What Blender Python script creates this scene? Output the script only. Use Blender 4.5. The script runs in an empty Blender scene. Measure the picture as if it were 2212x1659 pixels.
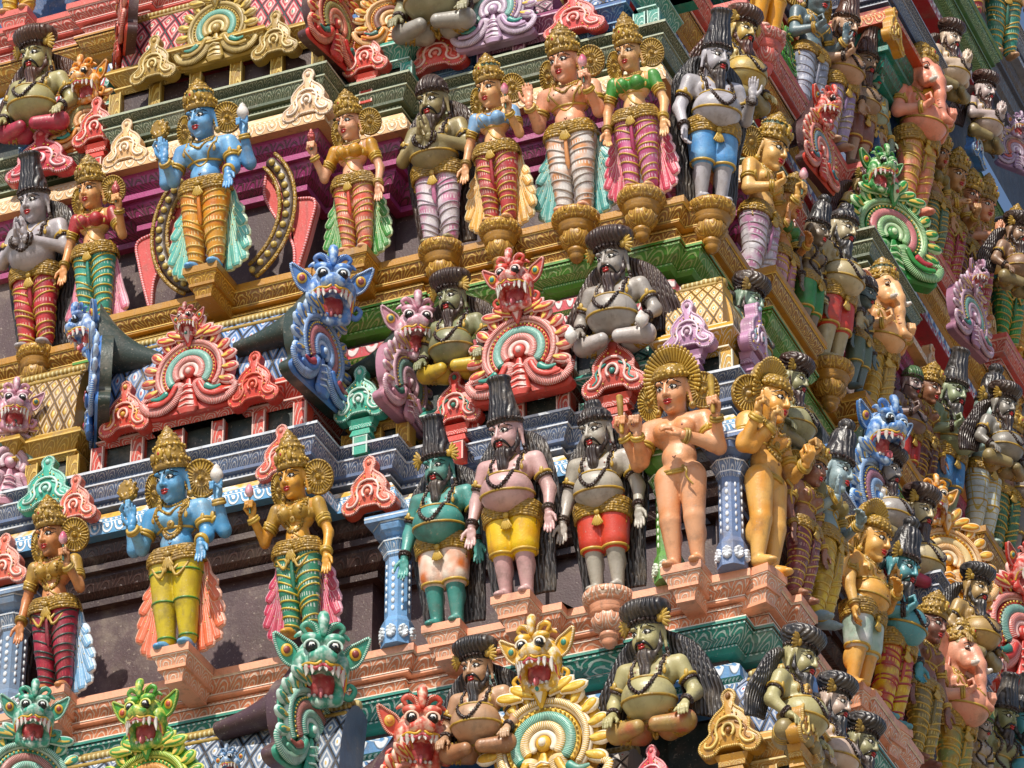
import bpy, math, random
import numpy as np
from math import radians, sin, cos, pi, sqrt
random.seed(4); rng=np.random.default_rng(4)
S=bpy.context.scene
# ---------------------------------------------------------------- camera
TH=radians(32.7); PS=radians(22.6); FP=15600/3648*2212      # pitch, yaw, focal length in photo units (2212 wide)
CF=np.array([-sin(PS)*cos(TH),cos(PS)*cos(TH),sin(TH)]); CR=np.array([cos(PS),sin(PS),0.]); CU=np.cross(CR,CF)
def ray(u,v): return CF*FP+CR*(u-1106)-CU*(v-829.5)
CP=-ray(1679,1243)/FP*35
cam=bpy.data.cameras.new('camera'); co=bpy.data.objects.new('camera',cam); S.collection.objects.link(co)
co.location=CP; co.rotation_euler=(pi/2+TH,0,PS); cam.sensor_width=36; cam.lens=36*15600/3648
cam.clip_start=.5; cam.clip_end=2000; S.camera=co
# ---------------------------------------------------------------- light
SUN_EL=radians(48); SUN_AZ=radians(1)     # azimuth measured from -Y towards +X
sd_=np.array([sin(SUN_AZ)*cos(SUN_EL),-cos(SUN_AZ)*cos(SUN_EL),sin(SUN_EL)])
w=bpy.data.worlds.new('World'); S.world=w; w.use_nodes=True
nt=w.node_tree; bg=nt.nodes['Background']; sk=nt.nodes.new('ShaderNodeTexSky'); sk.sky_type='NISHITA'; sk.sun_disc=False
sk.sun_elevation=SUN_EL; sk.sun_rotation=math.atan2(sd_[0],sd_[1]); nt.links.new(sk.outputs[0],bg.inputs[0]); bg.inputs[1].default_value=.11
sl=bpy.data.lights.new('sun','SUN'); sl.energy=4.2; sl.angle=radians(.55); sl.color=(1,.93,.82)
so=bpy.data.objects.new('sun',sl); S.collection.objects.link(so)
from mathutils import Vector, Matrix
so.rotation_euler=Vector(sd_).to_track_quat('Z','Y').to_euler(); so.location=(0,-10,20)
S.view_settings.view_transform='Standard'; S.view_settings.look='None'; S.view_settings.exposure=0.24; S.view_settings.gamma=1
S.render.resolution_x=1024; S.render.resolution_y=768
# ---------------------------------------------------------------- lines of sight to places on the tower
def PL(u,v,y): d=ray(u,v); return CP+d*((y-CP[1])/d[1])
def PR(u,v,x): d=ray(u,v); return CP+d*((x-CP[0])/d[0])
def PZ(u,v,z): d=ray(u,v); return CP+d*((z-CP[2])/d[2])
# ---------------------------------------------------------------- materials
def lin(h):
    if isinstance(h,(tuple,list)): return tuple(h)[:3]
    h=h.lstrip('#'); c=[int(h[i:i+2],16)/255 for i in (0,2,4)]
    c=[x/12.92 if x<.04045 else ((x+.055)/1.055)**2.4 for x in c]; L=.3*c[0]+.6*c[1]+.1*c[2]
    return tuple(max(0.,L+(x-L)*1.03)*.96+.004 for x in c)      # sun faded paint
class NB:
    def __init__(s,m): s.nt=m.node_tree
    def n(s,t,**k):
        n=s.nt.nodes.new(t)
        for a,b in k.items(): setattr(n,a,b)
        return n
    def put(s,i,v):
        if isinstance(v,bpy.types.NodeSocket): s.nt.links.new(v,i)
        else: i.default_value=v
    def m(s,op,a,b=0.,c=0.):
        n=s.n('ShaderNodeMath',operation=op); s.put(n.inputs[0],a); s.put(n.inputs[1],b)
        if op in('SMOOTH_MIN','MULTIPLY_ADD','COMPARE'): s.put(n.inputs[2],c)
        return n.outputs[0]
    def step(s,x,lo,hi):
        n=s.n('ShaderNodeMapRange',interpolation_type='SMOOTHSTEP'); s.put(n.inputs[0],x); n.inputs[1].default_value=lo; n.inputs[2].default_value=hi
        return n.outputs[0]
    def mix(s,f,a,b):
        n=s.n('ShaderNodeMix',data_type='RGBA'); s.put(n.inputs[0],f)
        s.put(n.inputs[6],a if isinstance(a,bpy.types.NodeSocket) else (*a,1)); s.put(n.inputs[7],b if isinstance(b,bpy.types.NodeSocket) else (*b,1))
        return n.outputs[2]
    def noise(s,co,sc,det=3.,rough=.55):
        n=s.n('ShaderNodeTexNoise'); s.put(n.inputs['Vector'],co); n.inputs['Scale'].default_value=sc; n.inputs['Detail'].default_value=det; n.inputs['Roughness'].default_value=rough
        return n.outputs['Fac']
MC={}
GRIME=lin('5a4c40')
def mat(base,kind='paint',c2=None,c3=None,rough=None,p=1.):
    key=(base,kind,c2,c3,rough,p)
    if key in MC: return MC[key]
    m=bpy.data.materials.new('%s_%s'%(kind,str(base).strip('#'))); m.use_nodes=True; MC[key]=m
    b=NB(m); bs=m.node_tree.nodes['Principled BSDF']
    tc=b.n('ShaderNodeTexCoord'); ob=tc.outputs['Object']; uv=tc.outputs['UV']
    geo=b.n('ShaderNodeNewGeometry'); wp=geo.outputs['Position']
    A=lin(base); B=lin(c2) if c2 else A; D=lin(c3) if c3 else B
    sx=b.n('ShaderNodeSeparateXYZ'); b.put(sx.inputs[0],uv); u,v=sx.outputs[0],sx.outputs[1]
    fr=lambda x:b.m('FRACT',x)
    col=None; hgt=None; rg=.34
    if kind=='paint':
        col=b.mix(b.step(b.noise(ob,7,2),.42,.68),A,B)
    elif kind=='gold':
        vo=b.n('ShaderNodeTexVoronoi'); b.put(vo.inputs['Vector'],ob); vo.inputs['Scale'].default_value=42*p
        e=b.step(vo.outputs['Distance'],.15,.62); col=b.mix(b.m('MULTIPLY',e,.55),A,lin(c2) if c2 else tuple(x*.33 for x in A)); hgt=b.m('MULTIPLY',e,-1.); rg=.3
    elif kind=='hair':
        so_=b.n('ShaderNodeSeparateXYZ'); b.put(so_.inputs[0],ob)
        x=b.m('ADD',b.m('MULTIPLY',so_.outputs[0],260*p),b.m('MULTIPLY',b.noise(ob,9,2),9.))
        x=b.m('ADD',x,b.m('MULTIPLY',b.m('SINE',b.m('MULTIPLY',so_.outputs[2],60.)),.8))
        s_=b.m('MULTIPLY_ADD',b.m('SINE',x),.5,.5); col=b.mix(b.m('MULTIPLY',s_,.45),A,lin(c2) if c2 else tuple(q*2.2+.01 for q in A)); hgt=s_; rg=.3
    elif kind=='scallop':   # row of tongues (U shapes) along the band, beads above
        a=b.m('SUBTRACT',fr(b.m('DIVIDE',u,.15*p)),.5); a=b.m('ABSOLUTE',a)
        dd=b.m('SQRT',b.m('ADD',b.m('POWER',b.m('MULTIPLY',a,1.15),2.),b.m('POWER',b.m('MULTIPLY',b.m('MAXIMUM',b.m('SUBTRACT',.55,v),0.),1.),2.)))
        r1=b.step(b.m('ABSOLUTE',b.m('SUBTRACT',dd,.42)),.11,.05); r2=b.step(dd,.2,.14)
        r2=b.m('MULTIPLY',r2,b.step(v,.85,.8)); edge=b.step(v,.9,.93)
        f_=b.m('MINIMUM',b.m('ADD',b.m('ADD',r1,r2),edge),1.); col=b.mix(f_,A,B); hgt=f_
    elif kind=='beads':
        a=b.m('SUBTRACT',fr(b.m('DIVIDE',u,.05*p)),.5); c_=b.m('MULTIPLY',b.m('SUBTRACT',v,.5),1.)
        dd=b.m('SQRT',b.m('ADD',b.m('POWER',a,2.),b.m('POWER',c_,2.))); f_=b.step(dd,.38,.26); col=b.mix(f_,A,B); hgt=f_
    elif kind=='leafy':     # carved scrolls
        w_=b.n('ShaderNodeTexWave'); w_.wave_type='RINGS'; mp=b.n('ShaderNodeCombineXYZ')
        a=b.m('SUBTRACT',fr(b.m('DIVIDE',u,.2*p)),.5); b.put(mp.inputs[0],b.m('MULTIPLY',a,2.2)); b.put(mp.inputs[1],b.m('MULTIPLY',v,1.)); 
        dd=b.m('SQRT',b.m('ADD',b.m('POWER',b.m('MULTIPLY',a,2.),2.),b.m('POWER',b.m('SUBTRACT',v,.1),2.)))
        s_=b.m('SINE',b.m('ADD',b.m('MULTIPLY',dd,17.),b.m('MULTIPLY',b.noise(wp,14,2),4.))); f_=b.step(s_,.15,.75); col=b.mix(b.m('MULTIPLY',f_,.8),A,B); hgt=f_
    elif kind=='diamond':
        P_=.19*p; a=fr(b.m('DIVIDE',b.m('ADD',u,v),P_)); c_=fr(b.m('DIVIDE',b.m('SUBTRACT',u,v),P_))
        ea=b.m('ABSOLUTE',b.m('SUBTRACT',a,.5)); ec=b.m('ABSOLUTE',b.m('SUBTRACT',c_,.5)); mx=b.m('MAXIMUM',ea,ec)
        dd=b.m('SQRT',b.m('ADD',b.m('POWER',ea,2.),b.m('POWER',ec,2.)))
        line=b.step(mx,.41,.46); ring=b.step(b.m('ABSOLUTE',b.m('SUBTRACT',mx,.31)),.05,.03)
        col=b.mix(line,b.mix(b.m('MULTIPLY',ring,.6),A,lin('d8d4cc')),lin('5a3c12' if base in('a47c30','9c7028','d0a038') else '1d1a20')); col=b.mix(b.step(dd,.2,.15),col,B); col=b.mix(b.step(dd,.1,.06),col,D)
        hgt=b.m('SUBTRACT',b.m('MULTIPLY',b.step(dd,.25,.05),.6),b.m('MULTIPLY',line,1.))
    elif kind=='stripe':    # serrated edging along a tube
        f_=b.step(b.m('SINE',b.m('MULTIPLY',u,6.2832/(.028*p))),-.2,.3); col=b.mix(f_,A,B); hgt=f_
    elif kind=='wrap':      # cloth painted with rows of small dashes
        so_=b.n('ShaderNodeSeparateXYZ'); b.put(so_.inputs[0],ob)
        z=fr(b.m('MULTIPLY',so_.outputs[2],17.)); x=fr(b.m('MULTIPLY',so_.outputs[0],62.))
        f_=b.m('MULTIPLY',b.m('MULTIPLY',b.step(z,.4,.45),b.step(z,.8,.75)),b.m('MULTIPLY',b.step(x,.25,.35),b.step(x,.75,.65)))
        base_=b.mix(b.step(b.noise(ob,9,1),.4,.65),A,lin(c3) if c3 else A); col=b.mix(b.m('MULTIPLY',f_,.75),base_,B)
    elif kind=='check':
        so_=b.n('ShaderNodeSeparateXYZ'); b.put(so_.inputs[0],ob)
        z=b.m('ABSOLUTE',b.m('SUBTRACT',fr(b.m('MULTIPLY',so_.outputs[2],24.)),.5)); x=b.m('ABSOLUTE',b.m('SUBTRACT',fr(b.m('MULTIPLY',b.m('ADD',so_.outputs[0],so_.outputs[1]),24.)),.5))
        col=b.mix(b.step(b.m('MAXIMUM',z,x),.4,.45),A,B)
    elif kind=='wall':
        n1=b.noise(wp,3,5,.7); col=b.mix(b.step(n1,.45,.7),A,B); rg=.42
        sp=b.noise(wp,70,2); col=b.mix(b.m('MULTIPLY',b.step(sp,.66,.72),.5),col,lin('8f8480'))
    elif kind=='flat': col=b.mix(0.,A,A); rg=.25
    # weathering: brown grime in patches, streaks and pale dust
    if kind!='flat':
        g=b.noise(wp,5.5,5,.65); col=b.mix(b.m('MULTIPLY',b.step(g,.48,.78),.55),col,GRIME)
        mp=b.n('ShaderNodeMapping'); b.put(mp.inputs[0],wp); mp.inputs['Scale'].default_value=(22,22,2.2)
        st=b.noise(mp.outputs[0],1.,3); col=b.mix(b.m('MULTIPLY',b.step(st,.54,.8),.38),col,GRIME)
        du=b.noise(wp,2.6,6,.7); col=b.mix(b.m('MULTIPLY',b.step(du,.5,.75),.3),col,lin('b5a692')); ch=b.noise(wp,38,2,.5); col=b.mix(b.m('MULTIPLY',b.step(ch,.66,.72),.38),col,lin('b9ab9c'))
    b.put(bs.inputs['Base Color'],col)
    rg=rough if rough is not None else rg
    b.put(bs.inputs['Roughness'],b.m('MULTIPLY_ADD',b.noise(wp,9,3),.28,rg-.08)) if kind!='flat' else b.put(bs.inputs['Roughness'],rg)
    bs.inputs['Specular IOR Level'].default_value=.55
    fine=b.noise(wp,55,3,.6); bp=b.n('ShaderNodeBump'); bp.inputs['Strength'].default_value=.22 if kind!='flat' else .05; bp.inputs['Distance'].default_value=.012
    b.put(bp.inputs['Height'],fine); last=bp.outputs[0]
    if hgt is not None:
        b2=b.n('ShaderNodeBump'); b2.inputs['Strength'].default_value=.75; b2.inputs['Distance'].default_value=.014; b.put(b2.inputs['Height'],hgt); b.put(b2.inputs['Normal'],last); last=b2.outputs[0]
    b.put(bs.inputs['Normal'],last)
    return m
GOLD=mat('c2993a','gold','5a4214'); GOLD2=mat('c79a2e','gold','6b4a10',p=.6); GPL=mat('c4a040','paint','8f6f22')
BLACK=mat('191718','hair','5c5858'); BROWN=mat('3a2620','hair','7a5f50'); BEAD=mat('3a2018','gold','160b08',p=1.3)
WHITE=mat('dcd6cf'); BONE=mat('e4e0da','paint','cfc5bb'); REDM=mat('b02c28','flat'); BLK=mat('0b0a0a','flat'); EYEW=mat('e8e4dc','flat'); MOUTH=mat('a8343a','paint','d87878')
# ---------------------------------------------------------------- mesh collector
class MB:
    def __init__(s): s.v=[];s.f4=[];s.f3=[];s.m4=[];s.m3=[];s.uv=[];s.n=0;s.mats=[];s.hasuv=False
    def mi(s,m):
        if m not in s.mats: s.mats.append(m)
        return s.mats.index(m)
    def add(s,v,f,m,uv=None):
        v=np.asarray(v,float); f=np.asarray(f,int); i=s.mi(m)
        if len(f)==0: return s
        if f.shape[1]==4: s.f4.append(f+s.n); s.m4.append(np.full(len(f),i))
        else: s.f3.append(f+s.n); s.m3.append(np.full(len(f),i))
        s.v.append(v); s.n+=len(v)
        s.uv.append(np.asarray(uv,float) if uv is not None else np.zeros((len(v),2)))
        return s
    def mesh(s,name,flat=False,auto=None):
        me=bpy.data.meshes.new(name)
        V=np.concatenate(s.v); UV=np.concatenate(s.uv)
        f4=np.concatenate(s.f4) if s.f4 else np.zeros((0,4),int); f3=np.concatenate(s.f3) if s.f3 else np.zeros((0,3),int)
        li=np.concatenate([f4.ravel(),f3.ravel()]); n4,n3=len(f4),len(f3)
        me.vertices.add(len(V)); me.vertices.foreach_set('co',V.ravel().astype(np.float32))
        me.loops.add(len(li)); me.loops.foreach_set('vertex_index',li.astype(np.int32))
        me.polygons.add(n4+n3); st=np.concatenate([np.arange(n4)*4,n4*4+np.arange(n3)*3]); me.polygons.foreach_set('loop_start',st.astype(np.int32))
        mi=np.concatenate(s.m4+s.m3) if (s.m4 or s.m3) else np.zeros(0); me.polygons.foreach_set('material_index',mi.astype(np.int32))
        me.polygons.foreach_set('use_smooth',np.full(n4+n3,not flat))
        ul=me.uv_layers.new(name='UVMap'); ul.data.foreach_set('uv',UV[li].ravel().astype(np.float32))
        for m in s.mats: me.materials.append(m)
        me.update(calc_edges=True); me.validate()
        if auto: me.set_sharp_from_angle(angle=radians(auto))
        return me
    def tf(s,R=None,t=(0,0,0),sc=1.):
        for i,v in enumerate(s.v):
            if R is not None: v=v@np.asarray(R).T
            s.v[i]=v*sc+np.asarray(t)
        return s
    def join(s,o):
        for grp,(F,Mx) in (('4',(o.f4,o.m4)),('3',(o.f3,o.m3))):
            for f,mm in zip(F,Mx):
                mm2=np.array([s.mi(o.mats[k]) for k in mm])
                (s.f4 if grp=='4' else s.f3).append(f+s.n); (s.m4 if grp=='4' else s.m3).append(mm2)
        s.v+=o.v; s.uv+=o.uv; s.n+=o.n; return s
    # --- shapes
    def box(s,a,b,m,taper=0.):
        x0,y0,z0=a;x1,y1,z1=b;t=taper
        v=[(x0+t,y0+t,z0),(x1-t,y0+t,z0),(x1-t,y1,z0),(x0+t,y1,z0),(x0,y0,z1),(x1,y0,z1),(x1,y1,z1),(x0,y1,z1)]
        f=[(0,3,2,1),(4,5,6,7),(0,1,5,4),(1,2,6,5),(2,3,7,6),(3,0,4,7)]
        for q in f: 
            P=[v[k] for k in q]; L=np.linalg.norm(np.subtract(P[1],P[0]))
            s.add(P,[(0,1,2,3)],m,[(0,0),(L,0),(L,1),(0,1)])
        return s
    def tube(s,P,r,m,k=8,closed=False,flat=1.,nrm=None,caps=True,ustart=0.):
        P=np.asarray(P,float); n=len(P); r=np.broadcast_to(np.asarray(r,float),(n,))
        T=np.gradient(P,axis=0) if not closed else (np.roll(P,-1,0)-np.roll(P,1,0))
        T/=np.linalg.norm(T,axis=1)[:,None]+1e-9
        if nrm is None:
            ref=np.array([0,1,0.]) if abs(T[:,1]).mean()<.8 else np.array([1,0,0.])
        else: ref=np.asarray(nrm,float)
        A=np.cross(T,ref); A/=np.linalg.norm(A,axis=1)[:,None]+1e-9; Bn=np.cross(T,A)
        an=np.linspace(0,2*pi,k,endpoint=False)
        V=P[:,None,:]+r[:,None,None]*(np.cos(an)[None,:,None]*A[:,None,:]+flat*np.sin(an)[None,:,None]*Bn[:,None,:])
        L=np.concatenate([[0],np.cumsum(np.linalg.norm(np.diff(P,axis=0),axis=1))])+ustart
        UV=np.stack([np.repeat(L,k),np.tile(an/(2*pi),n)],1)
        V=V.reshape(-1,3); i=np.arange(n if closed else n-1)[:,None]; j=np.arange(k)[None,:]
        i2=(i+1)%n; j2=(j+1)%k
        F=np.stack([i*k+j,i2*k+j,i2*k+j2,i*k+j2],-1).reshape(-1,4)
        s.add(V,F,m,UV)
        if caps and not closed:
            for e,idx in ((0,0),(n-1,(n-1)*k)):
                if r[e]>1e-4:
                    d=T[e]*(-1 if e==0 else 1); c=P[e]+d*r[e]*.6
                    ring=V[idx:idx+k]; mid=P[e]+(ring-P[e])*.72+d*r[e]*.42
                    vv=np.vstack([ring,mid,[c]]); j=np.arange(k); j2=(j+1)%k
                    f=np.stack([j,j2,j2+k,j+k],1); g=np.stack([j+k,j2+k,np.full(k,2*k)],1)
                    if e==0: f=f[:,::-1]; g=g[:,::-1]
                    uvv=np.tile([L[e],.5],(len(vv),1)); s.add(vv,f,m,uvv); s.add(vv,g,m,uvv)
        return s
    def ball(s,c,r,m,R=None,nu=12,nv=8):
        r=np.broadcast_to(np.asarray(r,float),(3,)); t=np.linspace(0,pi,nv+1); p=np.linspace(0,2*pi,nu,endpoint=False)
        V=np.stack([np.outer(np.sin(t),np.cos(p)),np.outer(np.sin(t),np.sin(p)),np.outer(np.cos(t),np.ones(nu))],-1).reshape(-1,3)*r
        if R is not None: V=V@np.asarray(R).T
        V=V+np.asarray(c); i=np.arange(nv)[:,None]; j=np.arange(nu)[None,:]; j2=(j+1)%nu
        F=np.stack([i*nu+j,(i+1)*nu+j,(i+1)*nu+j2,i*nu+j2],-1).reshape(-1,4); return s.add(V,F,m)
    def balls(s,C,r,m,nu=6,nv=4):
        for c in C: s.ball(c,r,m,nu=nu,nv=nv)
        return s
    def lathe(s,prof,m,k=24,c=(0,0,0),R=None,sx=1.,sy=1.,rib=0,ribd=0.):
        prof=np.asarray(prof,float); n=len(prof); p=np.linspace(0,2*pi,k,endpoint=False)
        rr=prof[:,0][:,None]*(1+ribd*np.cos(rib*p))[None,:]
        V=np.stack([rr*np.cos(p)*sx,rr*np.sin(p)*sy,np.repeat(prof[:,1][:,None],k,1)],-1).reshape(-1,3)
        if R is not None: V=V@np.asarray(R).T
        V=V+np.asarray(c); i=np.arange(n-1)[:,None]; j=np.arange(k)[None,:]; j2=(j+1)%k
        F=np.stack([i*k+j,i*k+j2,(i+1)*k+j2,(i+1)*k+j],-1).reshape(-1,4)
        L=np.concatenate([[0],np.cumsum(np.linalg.norm(np.diff(prof,axis=0),axis=1))])
        UV=np.stack([np.tile(p*abs(prof[:,0]).max(),n),np.repeat(L/max(L[-1],1e-6),k)],1); return s.add(V,F,m,UV)
def rot(ax,a):
    c,s_=cos(a),sin(a)
    return np.array({'x':[[1,0,0],[0,c,-s_],[0,s_,c]],'y':[[c,0,s_],[0,1,0],[-s_,0,c]],'z':[[c,-s_,0],[s_,c,0],[0,0,1]]}[ax])
def spl(P,n):        # smooth curve through points
    P=np.asarray(P,float); k=len(P); t=np.linspace(0,k-1,n); i=np.clip(t.astype(int),0,k-2); f=(t-i)[:,None]
    g=lambda q:P[np.clip(q,0,k-1)]
    a,b,c,d=g(i-1),g(i),g(i+1),g(i+2)
    return .5*((2*b)+(-a+c)*f+(2*a-5*b+4*c-d)*f**2+(-a+3*b-3*c+d)*f**3)
# ---------------------------------------------------------------- objects
def link(o): S.collection.objects.link(o); return o
def thing(name,label,cat,loc=(0,0,0),rz=0,sc=1.,group=None,rx=0.):
    o=link(bpy.data.objects.new(name,None)); o.location=loc; o.rotation_euler=(rx,0,rz); o.scale=(sc,)*3; o['label']=label; o['category']=cat; o.empty_display_size=.1
    if group: o['group']=group
    return o
def part(name,mesh,parent,R=None,t=(0,0,0),label=None,flat=False,auto=None):
    if isinstance(mesh,MB):
        if not mesh.v: return None
        mesh=mesh.mesh(name,flat,auto)
    o=link(bpy.data.objects.new(name,mesh)); o.parent=parent
    if R is not None: o.rotation_euler=Matrix(np.asarray(R).tolist()).to_euler()
    o.location=t
    if label: o['label']=label
    return o
# ---------------------------------------------------------------- signed distance solids -> one continuous surface
def sdv(p,P):
    if p[0]=='c':
        a,b,ra,rb=np.array(p[1],float),np.array(p[2],float),p[3],p[4]; ba=b-a; h=np.clip(((P-a)@ba)/max(ba@ba,1e-9),0,1)
        return np.linalg.norm(P-a-h[...,None]*ba,axis=-1)-(ra+(rb-ra)*h)
    Q=P-np.array(p[1],float)
    if len(p)>4 and p[4] is not None: Q=Q@np.asarray(p[4])
    r=np.array(p[2],float); k0=np.linalg.norm(Q/r,axis=-1); k1=np.linalg.norm(Q/r**2,axis=-1)+1e-9
    return k0*(k0-1)/k1
def bb(p,pad):
    if p[0]=='c':
        r=max(p[3],p[4])+pad; A=np.array([p[1],p[2]],float); return A.min(0)-r,A.max(0)+r
    r=np.full(3,max(p[2])) if (len(p)>4 and p[4] is not None) else np.array(p[2],float); c=np.array(p[1],float); return c-r-pad,c+r+pad
def pk(p,k): 
    return (p[5] if p[0]=='c' and len(p)>5 else (p[3] if p[0]!='c' and len(p)>3 and p[3] is not None else k))
def field(prims,P,k):
    f=np.full(P.shape[:-1],1.)
    for p in prims:
        kk=pk(p,k); d=sdv(p,P)
        if p[0]=='-e': h=np.clip(.5+.5*(f+d)/kk*-1+0,0,1); f=np.maximum(f,-d)
        else:
            h=np.clip(.5+.5*(f-d)/kk,0,1); f=f*(1-h)+d*h-kk*h*(1-h)
    return f
def sdf(prims,vox,k=.02):
    lo=np.min([bb(p,.02)[0] for p in prims if p[0]!='-e'],0)-vox*2; hi=np.max([bb(p,.02)[1] for p in prims if p[0]!='-e'],0)+vox*2
    n=np.ceil((hi-lo)/vox).astype(int)+1; f=np.full(n,1.,np.float32)
    ax=[lo[i]+np.arange(n[i])*vox for i in range(3)]
    for p in prims:
        kk=pk(p,k); a,b_=bb(p,kk+vox*2); i0=np.clip(np.floor((a-lo)/vox).astype(int),0,n-1); i1=np.clip(np.ceil((b_-lo)/vox).astype(int)+1,1,n)
        sl_=tuple(slice(i0[i],i1[i]) for i in range(3)); X=np.stack(np.meshgrid(*[ax[i][sl_[i]] for i in range(3)],indexing='ij'),-1)
        d=sdv(p,X); g=f[sl_]
        if p[0]=='-e': f[sl_]=np.maximum(g,-d)
        else:
            h=np.clip(.5+.5*(g-d)/kk,0,1); f[sl_]=g*(1-h)+d*h-kk*h*(1-h)
    s=f<0; m=tuple(x-1 for x in n); c8=[(a,b,c) for a in(0,1) for b in(0,1) for c in(0,1)]
    cnt=np.zeros(m,int)
    for a,b,c in c8: cnt+=s[a:a+m[0],b:b+m[1],c:c+m[2]]
    I,J,K=np.nonzero((cnt>0)&(cnt<8)); idx=np.full(m,-1); idx[I,J,K]=np.arange(len(I))
    acc=np.zeros((len(I),3)); w_=np.zeros(len(I))
    for q in range(3):
        for a in (0,1):
            for b in (0,1):
                o=[0,0,0]; oo=[i for i in range(3) if i!=q]; o[oo[0]]=a; o[oo[1]]=b; e=list(o); e[q]=1
                f0=f[I+o[0],J+o[1],K+o[2]]; f1=f[I+e[0],J+e[1],K+e[2]]; c=(f0<0)!=(f1<0)
                t=np.where(c,f0/(f0-f1+1e-12),0); pt=np.tile(np.array(o,float),(len(I),1)); pt[:,q]+=t; acc[c]+=pt[c]; w_+=c
    V=(np.stack([I,J,K],1)+acc/w_[:,None])*vox+lo; F=[]
    for q in range(3):
        a,b=[(1,2),(2,0),(0,1)][q]; sh=[slice(None)]*3; s1=list(sh); s1[q]=slice(0,-1); s2=list(sh); s2[q]=slice(1,None)
        x0=s[tuple(s1)]; x1=s[tuple(s2)]; E=np.stack(np.nonzero(x0!=x1),1)
        ok=(E[:,a]>0)&(E[:,b]>0)&(E[:,a]<m[a])&(E[:,b]<m[b]); E=E[ok]
        def g(da,db): Z=E.copy(); Z[:,a]-=da; Z[:,b]-=db; return idx[Z[:,0],Z[:,1],Z[:,2]]
        Q=np.stack([g(1,1),g(0,1),g(0,0),g(1,0)],1); fl=x1[E[:,0],E[:,1],E[:,2]]; Q[fl]=Q[fl][:,::-1]; F.append(Q)
    return V,np.concatenate(F)
# ================================================================ the tower
DEP=.93; HT=4.58
def corner(plan):
    return plan
def sweep(plan,prof,m,parent,name,flat=True,label=None,mb=None):
    """plan: stepped polyline seen from above, building on its left; prof: [(out,z),...] from top to bottom."""
    P=np.array(plan,float); n=len(P); d=np.diff(P,axis=0); L=np.linalg.norm(d,axis=1); d/=L[:,None]
    nr=np.stack([d[:,1],-d[:,0]],1)            # outward normal of each run
    off=np.zeros((n,2))
    for i in range(n):
        a=nr[i-1] if i>0 else None; b=nr[i] if i<n-1 else None
        if a is None: off[i]=b
        elif b is None: off[i]=a
        else: off[i]=(a+b)/(1+a@b) if (1+a@b)>.1 else a
    s=np.concatenate([[0],np.cumsum(L)]); pr=np.array(prof,float)
    l=np.concatenate([[0],np.cumsum(np.linalg.norm(np.diff(pr,axis=0),axis=1))]); l=1-l/l[-1]
    own=mb is None
    if own: mb=MB()
    for i in range(n-1):
        for j in range(len(pr)-1):
            A=P[i]+off[i]*pr[j,0]; B=P[i+1]+off[i+1]*pr[j,0]; A2=P[i]+off[i]*pr[j+1,0]; B2=P[i+1]+off[i+1]*pr[j+1,0]
            mb.add([(*A2,pr[j+1,1]),(*B2,pr[j+1,1]),(*B,pr[j,1]),(*A,pr[j,1])],[(0,1,2,3)],m,[(s[i],l[j+1]),(s[i+1],l[j+1]),(s[i+1],l[j]),(s[i],l[j])])
    if own: return part(name,mb,parent,flat=flat,label=label)
    return mb
tower=thing('temple_tower','painted stone temple tower rising in stepped tiers of ledges, cornices and dark niches','temple tower',(0,0,0))
gm=MB().add([(-900,-900,-24),(900,-900,-24),(900,900,-24),(-900,900,-24)],[(0,1,2,3)],mat('a08f78','wall','8f7f6c')); g=part('ground',gm,None,flat=True); g['kind']='structure'
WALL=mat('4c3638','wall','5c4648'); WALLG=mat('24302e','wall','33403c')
def closed_prof(top,bot,prof): return [(prof[0][0]-top,prof[0][1])]+prof+[(prof[-1][0]-bot,prof[-1][1])]
def bands(plan,spec,name,label=None):
    mb=MB()
    for m,prof in spec: sweep(plan,prof,m,None,'',mb=mb)
    return part(name,mb,tower,flat=True,label=label)
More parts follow.
